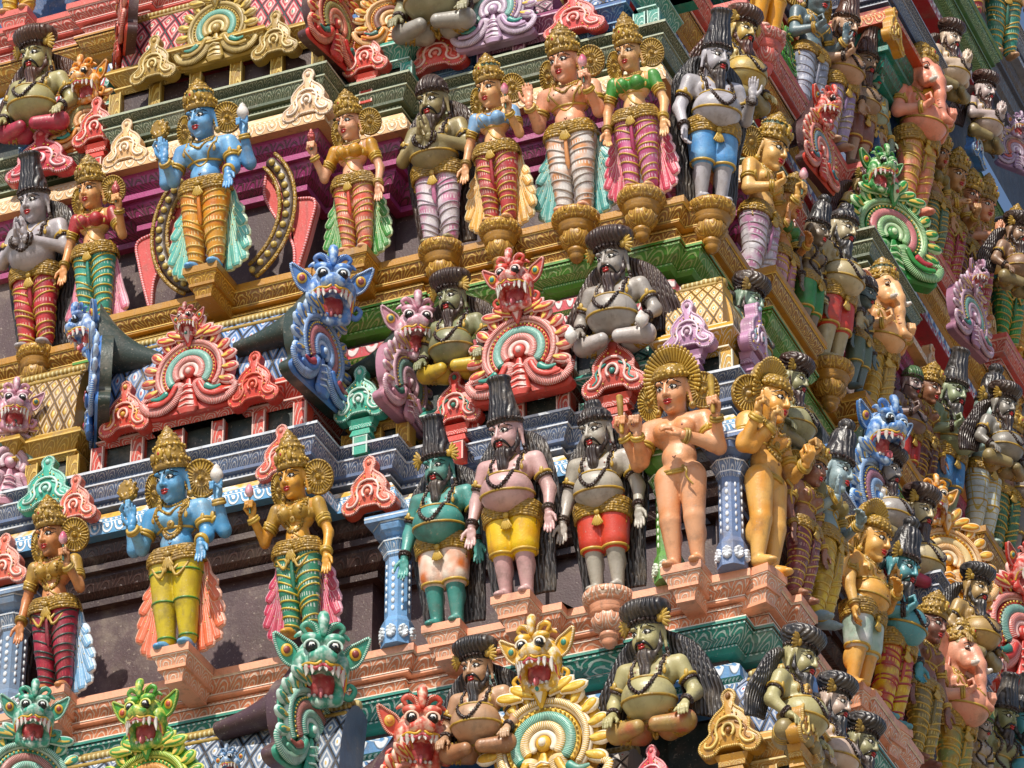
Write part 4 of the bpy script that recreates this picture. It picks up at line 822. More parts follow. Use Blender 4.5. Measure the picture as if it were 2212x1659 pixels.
    if legs!='none' and not seat:
        inf=.009;  z1={'wrap':.07,'shorts':.27,'plain':.07}[legs]
        LM=mat(lc[0],'wrap',lc[1],lc[2]) if legs=='wrap' else mat(lc[0],'check' if lc[2]=='check' else 'paint',lc[1])
        pr=[('e',(0,0,.478),(hw+inf,.082+inf,.055))]
        for L in leg:
            A,K,Z_=np.array(L[0][1]),np.array(L[0][2]),np.array(L[1][2])
            pr.append(('c',A,K if legs!='shorts' else A+(K-A)*.82,.082+inf+(.006 if legs=='shorts' else 0),.057+inf+(.016 if legs=='shorts' else 0),.006))
            if legs!='shorts': pr+=[('c',K,Z_,.057+inf,.036+inf+.003,.006),('e',(Z_[0],.012,.19),(.05,.056,.08),.006)]
        V,F=sdf(pr,vox,.012); q=MB().add(V,F,LM); part('shorts' if legs=='shorts' else 'leg_wraps',q,t)
        CM=mat(cord) if cord else GPL
        for si,L in enumerate(leg):
            q=MB()
            lp=[x for x in pr if x[0]=='c'][si*(1 if legs=='shorts' else 2):(si+1)*(1 if legs=='shorts' else 2)]+([] if legs=='shorts' else [[x for x in pr if x[0]=='e' and abs(x[1][2]-.19)<.01][si]])
            zs=[.245] if legs=='shorts' else ([.42,.375,.33,.285,.24,.195,.15,.105,.068] if legs=='wrap' else [.075,.25,.4])
            for zz in zs:
                if legs=='wrap' and 0<zs.index(zz)<8: zz+=jit.uniform(-.012,.012)
                c=(L[0][2][0],-.01); P=ring(lp,c,zz,n=24,k=.006,rmax=.11); P[:,2]+=(jit.uniform(.004,.028) if legs=='wrap' else 0)*(P[:,0]-c[0])/.06*(-1 if si==0 else 1); q.tube(P,.0058 if legs!='shorts' else .0085,CM,k=6,closed=True)
            part('leg_cord',q,t)
        if legs=='wrap':
            q=MB(); q.tube([(0,-.095,.46),(0,-.1,.38),(0,-.085,.28),(0,-.075,.25)],[.01,.012,.016,.004],mat(lc[2]),k=6,flat=.5); part('loin_tassel',q,t)
    elif seat:
        LM=mat(lc[0],'paint',lc[1]); pr=[(p_[0],p_[1],p_[2],p_[3]+.008,p_[4]+.008) for L in leg for p_ in L[:2]]+[('e',(0,0,z(.47)),(.13,.1,.05))]; V,F=sdf(pr,.009,.015); q=MB().add(V,F,LM); part('folded_garment',q,t)
        for s_ in(-1,1):
            q=MB()
            for tt in(.45,.62,.8):
                A=np.array(leg[0][0][1])*[1,1,1]; A=np.array((s_*.08,.01,z(.43))); K=np.array((s_*.2,-.05,z(.42))); c=A+(K-A)*tt; ax=(K-A)/np.linalg.norm(K-A); v_=np.array([0,0,1.]); u_=np.cross(ax,v_); r=.069-.014*tt; an=np.linspace(0,2*pi,18,endpoint=False); q.tube(c+r*(np.cos(an)[:,None]*u_+np.sin(an)[:,None]*v_),.005,GPL,k=5,closed=True)
            part('garment_cord',q,t)
    if belt and not (legs=='none' and not belt):
        GB=mat(belt,'gold') if belt!='b8912f' else GOLD; q=MB(); zs=np.linspace(.535,.462,6) if not belly else np.linspace(.485,.405,7)
        tq=(tp if not belly else [x for x in tp if x[0]!='e' or abs(x[1][2]-z(.556))>.001])+([] if seat else [('c',L[0][1],L[0][2],L[0][3]+.018,L[0][4]+.01) for L in leg])+[('e',(0,0,z(.478)),(hw+.012,.09,.05))]
        for i,zz in enumerate(zs):
            P=ring(tq,(0,0),z(zz),dip=sashdip*(1 if not belly else -1.6)); P[:,:2]*=1.03; q.tube(P,.0095,GB,k=6,closed=True)
        for s_ in(-1,1): q.tube([(s_*.12,-.02,z(zs[2])),(s_*.145,-.03,z(zs[4])),(s_*.135,-.04,z(zs[-1]-.04))],[.009,.014,.018],GB,k=7,flat=.5)
        part('sash',q,t)
        if not seat:
            q=MB(); y=-.1
            for a in np.linspace(-35,35,7): q.tube([(0,y,z(zs[-1]+.015)),(.03*sin(radians(a)),y-.012,z(zs[-1])-.03*cos(radians(a))),(.055*sin(radians(a)),y-.008,z(zs[-1])-.055*cos(radians(a)))],[.006,.009,.006],GPL,k=6)
            q.ball((0,y-.01,z(zs[-1]+.018)),(.018,.012,.016),GPL); part('clasp',q,t)
            if ornate:
                q=MB()
                for s_ in(-1,1):
                    for dx,dzz in((.075,.1),(.03,.07)):
                        q.tube(spl([(s_*.01,-.1,zs[-1]),(s_*(dx*.6),-.105,zs[-1]-dzz),(s_*(dx+.03),-.08,zs[-1]-dzz*.4),(s_*(dx+.04),-.06,zs[-1]+.01)],14),.0085,GPL,k=6)
                part('girdle_swags',q,t)
    if drape:
        D0=mat(dcol[0],'paint'); D1=mat(dcol[1]); D2=D0
        for s_ in(-1,1):
            if drape=='left' and s_>0 or drape=='right' and s_<0: continue
            q=MB(); ends=[(.13,.02),(.175,.03),(.215,.06),(.24,.12),(.235,.19),(.22,.26),(.2,.33)][:(7 if drape!='slim' else 4)]
            for i,(x,zz) in enumerate(ends):
                if drape=='slim': x=.11+(x-.12)*.8+.01
                P=spl([(s_*.09,.03,.54),(s_*(.11+.006*i),.04,.46),(s_*(.115+(x-.11)*.5),.045,zz+(.46-zz)*.42),(s_*x,.04-.008*(i%2),zz)],14); wd=np.interp(np.linspace(0,1,14),[0,.4,.85,1],[.014,.024,.036,.034])
                q.tube(P,wd*1.18,D1,k=8,flat=.42); q.tube(P-[0,.0065,0],wd*.95,D2,k=8,flat=.42); q.tube(P[3:]-[0,.0185,0],.0028,D1,k=5)
                for o_ in(-.013,.013): q.tube(P[6:13]-[o_,.0165,0],.0019,D1,k=4)
                q.balls(P[4:12:2]-[.006,.02,0],.004,mat('d8c060'),5,3)
            part('drapery',q,t)
    if legs=='none' and not animal and not seat:
        q=MB(); 
        for i in range(2): P=ring(tp,(0,0),.485+.02*i,dip=.02+.01*i); P[:,:2]*=1.02; q.tube(P,.008,GPL,k=6,closed=True)
        q.tube(spl([(.05,-.1,.48),(.075,-.115,.45),(.07,-.11,.42),(.1,-.1,.38)],10),np.linspace(.009,.004,10),GPL,k=6); part('snake_girdle',q,t)
    if fan:        # halo of upright rays behind the head
        q=MB()
        for a in np.linspace(-30,210,31):
            A=radians(a); r0,r1=.075,.128; q.tube([(r0*cos(A),.03,.055+r0*sin(A)),(r1*.9*cos(A),.02,.055+r1*.9*sin(A)),(r1*cos(A),.018,.055+r1*sin(A))],[.005,.0085,.0095],GPL,k=6); q.ball((r1*1.06*cos(A),.016,.055+r1*1.06*sin(A)),.008,GPL,nu=7,nv=5)
        O=arc(0,.055,.122,-40,220,0,n=30)[:,[0,2]]; plate(q,np.vstack([O,[(.1,-.24)],[(-.1,-.24)]]),.035,.06,GOLD,inset=.01)
        q.lathe([(.076,.0),(.088,.01),(.085,.035),(.06,.06),(.0,.075)],GOLD,k=24,c=(0,.004,.045)); q.balls([(.088*cos(a),.088*sin(a)+.004,.058) for a in np.linspace(0,2*pi,20,endpoint=False)],.008,GPL); hput('ray_halo',q)
    # --- what the hands carry
    for hi,it in (held or {}).items():
        s_,w_,d,n,k,e,sh_,a=hands[hi]; d=d/np.linalg.norm(d); q=MB(); P=w_+d*.06+np.array([0,-.03,0])
        if it=='bud':
            q.tube([P-[0,0,.05],P+[0,0,.05]],.006,mat('3a6a58'),k=7); q.lathe([(0,.04),(.012,.045),(.026,.065),(.025,.085),(.012,.11),(0,.12)],mat('c85a78','paint','f0c0c8'),k=14,c=P,rib=7,ribd=.08); nm='lotus_bud'
        elif it=='pink':
            q.tube([P-[0,0,.03],P+[0,0,.03]],.006,mat('3a6a58'),k=7); q.ball(P+[0,0,.055],(.03,.028,.036),mat('c8605a','gold','8a3038')); q.ball(P+[0,0,.09],(.012,.012,.02),mat('d87a70')); nm='lotus_bud'
        elif it=='disc':
            c=w_+d*.14; q.lathe([(0,-.02),(.035,-.018),(.05,-.022),(.052,0),(.05,.022),(.035,.018),(0,.02)],GOLD,k=28,R=rot('x',pi/2)); q.v=[v+c for v in q.v]
            for a_ in np.linspace(0,2*pi,10,endpoint=False): q.ball(c+[.056*cos(a_),0,.056*sin(a_)],(.01,.012,.01),GPL)
            nm='discus'
        elif it=='conch':
            c=w_+d*.13; q.lathe([(0,-.055),(.01,-.05),(.03,-.03),(.036,-.01),(.03,.01),(.018,.028),(.02,.033),(.008,.045),(0,.055)],BONE,k=20,c=c,rib=3,ribd=.1); nm='conch'
        elif it=='club': q.tube([P-[0,0,.06],P+[0,0,.12]],[.011,.019],GPL,k=9); nm='club'
        elif it=='pipe': q.tube([P+[-.02,0,-.09],P+[0,0,.09]],.0085,mat('8a4a3a'),k=7); nm='staff'
        part(nm,q,t)
    return t
def mirror(mb):
    mb.v=[v*[-1,1,1] for v in mb.v]; mb.f4=[f[:,::-1] for f in mb.f4]; mb.f3=[f[:,::-1] for f in mb.f3]; return mb
def elephant(t,z,SK,skin):
    o=np.array([0,-.02,z(.87)])
    pr=[('e',o+(0,.01,.02),(.1,.11,.1)),('e',o+(.035,-.06,.05),(.05,.045,.045)),('e',o+(-.035,-.06,.05),(.05,.045,.045)),('e',o+(.045,-.07,-.04),(.045,.05,.05)),('e',o+(-.045,-.07,-.04),(.045,.05,.05)),
        ('c',o+(0,-.1,.0),o+(0,-.145,-.08),.052,.042),('c',o+(0,-.145,-.08),o+(0,-.16,-.17),.042,.034),('c',o+(0,-.16,-.17),o+(.005,-.165,-.25),.034,.029),('c',o+(.005,-.165,-.25),o+(.02,-.19,-.32),.029,.024),('c',o+(.02,-.19,-.32),o+(.055,-.21,-.33),.024,.02),
        ('c',o+(0,.02,-.05),o+(0,.02,-.14),.06,.06),('c',o+(.04,-.08,-.075),o+(.062,-.13,-.085),.028,.022),('c',o+(-.04,-.08,-.075),o+(-.062,-.13,-.085),.028,.022)]
    V,F=sdf(pr,.008,.02); part('trunk_and_head',MB().add(V,F,SK),t)
    for s_ in(-1,1):
        q=MB(); O=spl([(0,.07),(.06,.1),(.12,.08),(.14,.0),(.11,-.09),(.05,-.13),(.01,-.08),(0,0)],30)*[s_,1]+[s_*.08+o[0],o[2]]; plate(q,O,-.0,.025,SK,inset=.012,crown=-.006); q.tube(np.stack([O[:,0],np.full(len(O),-.002),O[:,1]],1),.007,mat('e09a88'),k=6,closed=True)
        q.tf(None,(0,-.0,0)); part('ear',q,t)
        q=MB(); q.tube([o+(s_*.062,-.13,-.085),o+(s_*.072,-.165,-.092),o+(s_*.076,-.185,-.085)],[.019,.017,.011],BONE,k=9); part('tusk',q,t)
        q=MB(); c=o+(s_*.068,-.095,.015); q.ball(c,(.013,.018,.01),BLK); q.ball(c+(s_*.004,-.004,0),(.012,.017,.0075),EYEW); q.ball(c+(s_*.008,-.012,0),(.006,.008,.006),BLK); q.tube([c+(-s_*.02,-.012,.014),c+(s_*.003,-.012,.026),c+(s_*.02,.012,.02)],.003,BLK,k=5); part('eye',q,t)
    q=MB()
    for i in range(9): 
        a=i/8; c=o+np.array([0,-.125-.045*a,-.06-.2*a]); r=.046-.016*a; an=np.linspace(pi*1.1,pi*1.9,8); q.tube(np.stack([c[0]+r*np.cos(an),c[1]+r*.95*np.sin(an)+.004,np.full(8,c[2])],1),.0028,mat('d08a70'),k=5)
    part('trunk_creases',q,t)
# ================================================================ the figures on the ledges
def put(k,u,v,label,B,rz=0,br='square',r=.24,dzp=.02,brc=None,**kw):
    z=HT*k+dzp; p=PZ(u,v,z)
    if br: bracket(p+np.array([0,0,-.001]),brc[0] if brc else BRC[k][0],brc[1] if brc else BRC[k][1],br,r,rz=radians(rz) if br!='round' else 0)
    return fig(label,p,B=B,rz=radians(rz),**kw)
BRC={0:('e6a27e','f6e2cf'),1:('a87828','e0b450'),2:('d8665c','f0c3b8'),3:('c23a34','e8b0a0')}
SAGE=dict(belly=1.,crown='hairtall',mala='beads',beard='long',must='down',hair='long',disc=False)
SHORT=lambda c,c2:dict(legs='shorts',lc=(c,c2,'x'))
GODS='crowned figures standing on the ledges'; SG='bearded sages standing on the ledges'
# --- lower ledge, left face
put(0,118,1503,'goddess in gold blouse and red banded leggings with pale blue drapery, lower left',1.62,f=True,blouse='b08a38',skin='d0905c',sk2='c07a48',lc=('a8283c','c23a48','8c2038'),cord='23403c',arms=('down','flower'),held={1:'bud'},drape='right',dcol=('7fb0d8','e4eef6'),ornate=True,yaw=-12,group=GODS)
put(0,385,1412,'four armed blue god in yellow leggings with a spiked disc and a conch, orange drapery',1.74,skin='4f94c4',sk2='78b0d4',arms=('abhaya','varada','up4','up4'),held={2:'disc',3:'conch'},ornate=True,legs='plain',lc=('d0b828','b89c24','c8a020'),cord='4a8a30',drape='both',dcol=('e0704c','f0b8a0'),yaw=-10,crown='tall',group=GODS)
put(0,650,1380,'golden goddess in green and white banded leggings holding a small lotus bud, crimson drapery',1.6,br=None,f=True,skin='dba03c',sk2='c88a30',blouse='b08a38',ornate=True,lc=('2f8a6c','e8ede6','2f7a60'),cord='c9b040',arms=('raise','down'),held={0:'bud'},drape='both',dcol=('c03a58','ecb0c0'),yaw=-12,crown='tall',group=GODS)
put(0,968,1362,'teal skinned sage in white and orange shorts with tall black hair',1.62,skin='3f8a80',sk2='58a098',arms=('down','down'),**SAGE,**SHORT('ecdccc','e07838'),earf=True,yaw=-6,group=SG)
put(0,1118,1300,'pink mauve skinned sage in yellow shorts with tall black hair',1.66,skin='c49a98',sk2='d0aca8',arms=('down','down'),**SAGE,**SHORT('e8c020','dca41c'),yaw=-12,ornate=False,group=SG)
put(0,1315,1288,'grey skinned sage in vermilion shorts with a low black bun of hair',1.62,br='round',r=.27,skin='a8a294',sk2='b8b0a8',arms=('down','down'),**{**SAGE,'crown':'hairbun'},**SHORT('d0442c','c03a2a'),yaw=-14,group=SG)
put(0,1485,1236,'naked pale orange god facing forward with golden ray halo and snake round his hips',1.78,skin='dca47c',sk2='d8905c',legs='none',belt=None,crown=None,fan=True,mala=False,arms=('flower','chest','raise','raise'),held={2:'club',3:'club'},yaw=-4)
put(0,1650,1240,'naked orange god seen from the side just round the corner, golden ray halo',1.78,rz=77,tiltx=.05,skin='dcaa5c',sk2='d8963c',legs='none',belt=None,crown=None,fan=True,mala=True,ornate=True,arms=('flower','hold','raise','raise'),br='square',r=.2)
put(0,-25,1600,'grey brown sage cut off by the left edge of the lowest ledge, dark hair',1.7,skin='a88a7c',arms=('down','down'),**SAGE,**SHORT('c8783c','c8783c'),group=SG)
# --- lower ledge, right face
put(0,1765,1350,'grey blue goddess with a black cone of hair just behind the naked orange god',1.6,rz=87,br=None,f=True,skin='8aa0a8',sk2='9ab0b4',blouse='8a7a3c',lc=('d8b83a','b89a28','a88420'),arms=('abhaya','chest'),crown='longbun',disc=False,drape=None)
put(0,1850,1500,'yellow four armed god with fan crown and green and white shorts on the side face',1.62,rz=81,skin='dca048',sk2='e0b060',arms=('downin','chest','up4','up4'),crown=None,fan=True,belly=.5,**SHORT('9fb8a8','dcdcd8'))
put(0,1915,1572,'teal bearded sage in yellow leggings wound with red cords on the side face',1.68,rz=77,skin='4f94a0',sk2='5aa0a8',arms=('hold','downin'),**{**SAGE,'crown':'longbun','earf':True},legs='wrap',lc=('d8b420','e0c040','b03a30'),cord='a8323a')
put(0,2050,1735,'pink elephant headed god with a gold crown low on the side face',1.62,rz=75,skin='dc9478',sk2='e0a488',belly=1.2,animal='elephant',disc=False,arms=('hold','hold'),lc=('7a8a50','b8a850','a88420'),legs='wrap')
put(0,2105,1790,'small dwarf attendant in a round green cap beyond the lowest elephant headed god',1.1,rz=71,br=None,skin='a89a8c',crown='cap',hairc='3f7a30',disc=False,must='up',mala='beads',**SHORT('8a8a80','8a8a80'))
put(0,2195,1880,'teal sage with tall black hair in the lower right corner of the tower',1.6,rz=61,skin='4a8f98',sk2='5aa0a8',arms=('down','down'),**{**SAGE,'earf':True},**SHORT('e0a08c','c87a60'))
# --- second ledge, left face
put(1,80,762,'grey skinned sage with joined palms in red banded leggings at the far left',1.74,br='round',r=.24,skin='a09a9c',sk2='b8b0b4',arms=('pray','pray'),**{**SAGE,'beard':None,'must':None},lc=('c83a40','e8b0a8','a82838'),yaw=-8,band=False)
put(1,205,712,'goddess in a red blouse and teal leggings raising a pink lotus bud',1.6,r=.2,f=True,skin='dca468',sk2='d8945c',blouse='a82c30',lc=('3fa08c','c8e4d4','2f8a78'),cord='c9b040',arms=('down','raise'),held={1:'pink'},drape='slim',dcol=('d87a94','f0c0cc'),yaw=-10)
put(1,448,590,'four armed blue god in orange leggings with pale turquoise drapery on the second ledge',1.76,skin='5a98cc',sk2='80b4dc',arms=('abhaya','varada','up4','up4'),held={2:'disc',3:'conch'},lc=('dc9a28','f0dca0','d07818'),drape='both',dcol=('5fb0a4','d4e8c8'),yaw=-8,cc='2f7a68')
put(1,770,556,'goddess in golden blouse and peach leggings with green drapery, lifting a lotus bud',1.52,f=True,skin='e0a07c',sk2='e8b490',blouse='c08a24',lc=('dc8a74','f0d8c0','d84c34'),arms=('raise','down'),held={0:'pink'},drape='both',dcol=('3f8a3c','cfe4b8'),yaw=-14)
put(1,955,538,'olive skinned sage with joined palms in white and pink leggings',1.66,br='round',r=.27,skin='8c8058',sk2='9c8c60',arms=('pray','pray'),**{**SAGE,'crown':'cap','hairc':'3a2a22'},lc=('dcd4d8','e8e4e4','cc7aa0'),cord='a89ca8',yaw=-10)
put(1,1080,492,'goddess in a pale blue blouse and red leggings holding a pink bud beside her face',1.55,br='round',r=.24,f=True,skin='e0ac74',sk2='dca070',blouse='7fa8d0',lc=('c04848','ecc8b8','a83038'),arms=('down','flower'),held={1:'bud'},drape='both',dcol=('e0a850','f4e4b8'),yaw=-14,cc='2f7a58')
put(1,1245,470,'god in white leggings with turquoise drapery, his left hand on his thigh',1.74,br='round',r=.28,skin='e49c78',sk2='ecb494',lc=('e0dcd8','f0ece8','d8945c'),cord='b0a8a0',arms=('abhaya','flower'),held={1:'bud'},drape='both',dcol=('4f9c98','c4e0d8'),yaw=-12,belly=0)
put(1,1385,425,'goddess in a green blouse and pink leggings nearest the corner of the second ledge',1.6,br='round',r=.27,f=True,skin='e0b078',sk2='dca070',blouse='3f8a34',lc=('cc6c98','ecc8d8','b02c60'),arms=('downin','down'),drape='both',dcol=('c8445c','f0c0c4'),yaw=-10,crown='tall')
put(1,1535,450,'pale grey bearded sage in blue shorts turned to the right at the corner',1.68,rz=42,br='round',r=.28,skin='a8a4a8',sk2='c0bcc4',arms=('downin','abhaya'),**SAGE,**SHORT('4f90cc','7ab0dc'),yaw=12)
# --- second ledge, right face
put(1,1625,640,'god in a crown with a green band and white leggings facing away round the corner',1.74,rz=81,br=None,skin='dca858',sk2='e0b470',lc=('d0ccd4','e4e0e4','b87aa0'),cord='a8a0a8',arms=('hold','flower'),held={1:'bud'},cc='2f7a60')
put(1,1672,698,'small goddess in green top and pink leggings on the side face, second ledge',1.45,rz=83,f=True,skin='c88850',sk2='d09458',blouse='3f7a38',lc=('c89aa0','dcc8c4','a86a78'),arms=('abhaya','chest'),br='square',r=.18)
put(1,1790,795,'olive grey bearded sage in red shorts standing on a golden bracket of the side face',1.66,rz=73,br='round',r=.3,skin='b0a078',sk2='c8bc9c',arms=('downin','downin'),**{**SAGE,'crown':'hairbun'},**SHORT('c03428','d04830'))
put(1,1885,915,'pale orange elephant headed god in a green banded crown on the side face',1.62,rz=69,br='square',r=.26,skin='e0a870',sk2='e8b888',belly=1.2,animal='elephant',disc=False,arms=('hold','hold'),lc=('a88a3c','c8a850','a88420'),cc='2f6a48')
put(1,1948,1058,'dwarf attendant with a green turban and red shorts between two bigger figures',1.3,rz=73,br='round',r=.24,skin='7a6460',sk2='8a7470',belly=.8,crown='cap',hairc='3a5a30',disc=False,must='up',mala='beads',arms=('hold','downin'),**SHORT('a82a24','b83a30'))
put(1,2035,1130,'olive green sage in blue shorts with long black hair on the side face',1.62,rz=71,br=None,skin='84906c',sk2='94a07c',arms=('hold','abhaya'),**SAGE,**SHORT('3f80c0','5a98d0'))
put(1,2115,1175,'pale green grey god in white checked wraps with a tall black bun of hair',1.66,rz=69,br=None,skin='8ca49c',sk2='a0b4ac',arms=('hold','chest'),crown='longbun',disc=False,earf=True,legs='plain',lc=('c4ccc8','b8a040','check'))
put(1,2200,1240,'dark haired grey sage at the right edge below the pink ornament',1.6,rz=61,br=None,skin='88807c',sk2='9a9290',arms=('downin','down'),**SAGE,**SHORT('6a6460','6a6460'))
# --- third ledge
put(2,42,40,'cut off figure in yellow leggings on the topmost left ledge',1.7,skin='d8a070',lc=('d8b030','ecd888','c89020'),arms=('down','down'))
put(2,1650,82,'figure in orange yellow leggings beside a golden staff at the top of the side face',1.75,rz=61,br='round',r=.28,skin='e0b0a0',legs='plain',lc=('dc9c28','e0b040','x'),arms=('down','down'))
put(2,1738,268,'slate blue god with a raised palm in white leggings high on the side face',1.72,rz=69,br=None,skin='5c7078',sk2='6a8088',arms=('hold','abhaya'),lc=('b8c0d4','d0d4e0','8890a8'),cord='8890a0')
put(2,1800,322,'brown faced sage in a tall brown hat and lilac leggings high on the side face',1.68,rz=71,br=None,skin='b08868',sk2='c49c80',arms=('hold','downin'),**{**SAGE,'hair':None,'hairc':'4a2c20'},lc=('a894b4','c8bcd0','8a7098'),cord='a89878')
put(2,1868,400,'grey green figure holding one arm over the head beside the pink elephant headed god',1.5,rz=63,br=None,skin='7c8c78',sk2='90a08c',crown='cap',hairc='3f6a2c',disc=False,arms=('overhead','downin'),belly=.6,**SHORT('8a4a30','8a4a30'))
put(2,1968,462,'bright pink elephant headed god under the red eave of the side face',1.95,rz=69,br=None,skin='e08c70',sk2='ec9c84',belly=1.25,animal='elephant',disc=False,arms=('hold','hold'),lc=('d87c60','dc9470','a88420'),crown='band2')
put(2,2045,620,'dark golden god with crown tucked behind the pink elephant headed god',1.55,rz=66,br=None,skin='b08050',sk2='bc8c5c',arms=('chest','hold'),ornate=True)
put(2,2105,690,'god in a tall golden crown with joined palms on the side face',1.6,rz=69,br=None,skin='cc8c68',sk2='d89c78',arms=('pray','pray'),ornate=True,crown='tall')
put(2,2172,760,'four armed golden god with a black banded crown and green leggings at the right edge',1.6,rz=63,br=None,skin='dca040',sk2='e0ac50',arms=('pray','pray','chest','abhaya'),ornate=True,cc='1f1c1c',lc=('2f8a3c','78b058','2a6a34'),crown='tall')
# --- seated sages on the eaves between the ledges
SEAT=dict(lc=('8a7a50','9a8a60','x'),belly=1.1,seat=True,crown='turban',mala='beads',beard='long',must='down',hair='flow',disc=False,earf=True,arms=('seatdown','seatdown'))
SS='seated sages between the tiers'
def sit(u,v,pl,label,B,rz=0,side='L',**kw):
    p=(PL if side=='L' else PR)(u,v,pl); return fig(label,p,B=B,rz=radians(rz),group=SS,name='seated_figure',**{**SEAT,**kw})
sit(80,285,DEP+.0,'seated olive skinned sage with two buns of brown hair in the upper left corner',1.72,skin='a09868',sk2='b0a878',crown='turbanbrown',hairc='4a2e22',lc=('a83048','c04058','x'),yaw=-8)
sit(985,806,.5,'seated grey green sage in a dark turban between the pink and the red lion faces',1.5,skin='80845f',sk2='908c6a',lc=('c8a838','d8b848','x'),hairc='3a2a24',yaw=-10)
sit(1335,745,.5,'seated silver grey sage with conches at his knees and long brown wavy hair',1.68,skin='98918a',sk2='aca49c',lc=('b8b0ac','ccc4c0','x'),held={0:'conch',1:'conch'},hairc='3c2c28',yaw=-10)
sit(1040,1625,-.5,'seated tan sage in a black turban beside the yellow lion face at the bottom',1.48,skin='b48c6c',sk2='c09c7c',lc=('a87854','9a6a48','x'),yaw=-8)
sit(1415,1580,-.45,'seated yellow green sage with a big bare belly and a round black turban',1.68,skin='a8a070',sk2='b8b080',lc=('a88a50','b06040','x'),yaw=-10)
sit(1600,800,-.75,'dark turbaned sage with a green face looking sideways at the corner below the second ledge',1.45,rz=86,side='R',skin='7c9480',sk2='8ca490',hairc='30201e')
sit(1700,965,-.7,'seated olive sage in a brown turban left of the side face blue lion',1.4,rz=86,side='R',skin='9c9870',sk2='aca880',hairc='3a2420')
sit(1905,1160,-.3,'grey faced seated sage in a dark turban right of the blue lion face',1.4,rz=81,side='R',skin='9a9490',sk2='a8a29e',hairc='33231f')
sit(1975,1270,-.2,'seated tan sage in a wide brown turban left of the orange lion face',1.6,rz=73,side='R',skin='b4a47c',sk2='c0b08c',hairc='3a2622',lc=('a83048','c04058','x'))
sit(1710,1610,.36,'black turbaned seated sage nearest the corner at the bottom',1.5,rz=83,side='R',skin='a8a070',sk2='b8b080')
sit(1787,1690,.36,'pale faced seated sage in a black turban, second from the corner at the bottom',1.4,rz=83,side='R',skin='c0a898',sk2='ccb8a8')
sit(1848,1775,.36,'olive faced seated sage in a black turban, third from the corner at the bottom',1.4,rz=83,side='R',skin='9c9870',sk2='a8a47c')
sit(1592,215,-1.4,'yellow faced seated sage with flowing brown hair behind the sage in blue shorts',1.6,rz=66,side='R',skin='c8a858',sk2='bcac78',hairc='4a2820')
sit(1855,520,-1.25,'yellow faced sage in a dark red cap beside the green lion face',1.35,rz=73,side='R',skin='c0a060',sk2='c8ac70',hairc='4a2420',crown='cap')
sit(2045,195,-.95,'pale praying sage in a brown turban below the green eave at the top right',1.4,rz=73,side='R',skin='c8b098',sk2='d4c0ac',hairc='3a2018',arms=('pray','pray'),earf=False)
sit(2120,305,-.95,'pale violet faced praying sage in a brown turban at the top right',1.4,rz=73,side='R',skin='bca8a4',sk2='c8b8b4',hairc='40241c',arms=('pray','pray'),earf=False)
sit(945,68,DEP+.35,'cut off olive sage sitting on a grey bull at the top edge',1.9,skin='8c8868',sk2='9c9878',lc=('98948c','aca8a0','x'))
# ================================================================ miniature shrines, lion gables, finials, pillars
Z0=HT*-1+2.385; Z1=2.385; Z2=HT+2.385; Z3=2*HT+2.385
shrine(-6.32,-4.22,-.02,Z1,.85,'c83f2c','e8c0b4','5480b8','c8d4e0','c04a4a','red shrine with a blue diamond patterned barrel roof left of the middle',hv=.85,h0=.32)
shrine(-8.6,-6.42,-.02,Z1,.8,'a8802c','dcb860','a47c30','d8b050','e0c878','golden shrine with a gold lattice barrel roof at the left edge',hv=.75,h0=.3)
shrine(-4.12,-3.46,.46,Z1,.75,'a8782a','d8ac50','9c7028','cca04c','e0c070','golden shrine with a gold lattice roof right of the big blue lion face',hv=.5,h0=.2)
shrine(-3.4,-2.98,.64,Z1,.7,'3a9a88','cfe4d8','3a9a88','cfe4d8','e8ece8','low teal shrine under the seated grey green sage',hv=.2,h0=.1)
shrine(-2.96,-1.98,.5,Z1,.6,'c04434','e8c0b4','c04434','e8c0b4','2f8a7a','red shrine carrying the tall red lion gable in the middle',hv=.2,h0=.2)
shrine(-1.96,-1.22,.62,Z1,.7,'3a9a88','cfe4d8','3a9a88','cfe4d8','e8ece8','low teal shrine under the seated silver grey sage',hv=.2,h0=.1)
shrine(-1.22,-.5,.52,Z1,.78,'c89a30','e8dcc0','d0a038','efe4c4','2f8a8c','yellow corner shrine with a rounded lattice roof and teal studs',hv=.55,h0=.24,hip=True)
shrine(-6.85,-4.58,.87,Z2,.85,'a8822f','dcc070','b83040','e0b0a0','2f8a7a','golden shrine with a crimson diamond patterned roof at the top left',hv=.72,h0=.36,panel=mat('3a2626','wall','483230'))
shrine(-7.9,-7.15,1.03,Z2,.7,'3a70ac','a8c8e0','3a70ac','a8c8e0','e8ece8','blue shrine under the seated sage in the upper left corner',hv=.2,h0=.14)
shrine(-7.13,-6.88,1.03,Z2,.7,'2f9484','b8d8cc','3a9a8a','c8e0d8','e0b0b8','narrow teal shrine with a diamond roof right of the orange lion face',hv=.5,h0=.14)
shrine(-4.5,-3.85,1.28,Z2,.7,'2a9684','b8dcd0','3fa090','c8e0d8','e0b0b8','teal shrine with a pink dotted diamond roof at the top',hv=.42,h0=.2)
shrine(-3.82,-3.3,1.52,Z2,.6,'2f66a4','7fa8cc','2f66a4','a8c8e0','e8ece8','blue shrine left of the purple gable at the top',hv=.2,h0=.1)
shrine(-3.28,-2.42,1.45,Z2,.6,'8a4468','d0a8bc','8a4468','d0a8bc','2f8a7a','purple shrine carrying the lavender gable at the top',hv=.2,h0=.22)
shrine(-2.4,-1.75,1.4,Z2,.6,'2a5f98','7fa8cc','2f66a4','a8c8e0','e8ece8','dark blue shrine right of the purple gable at the top',hv=.2,h0=.1)
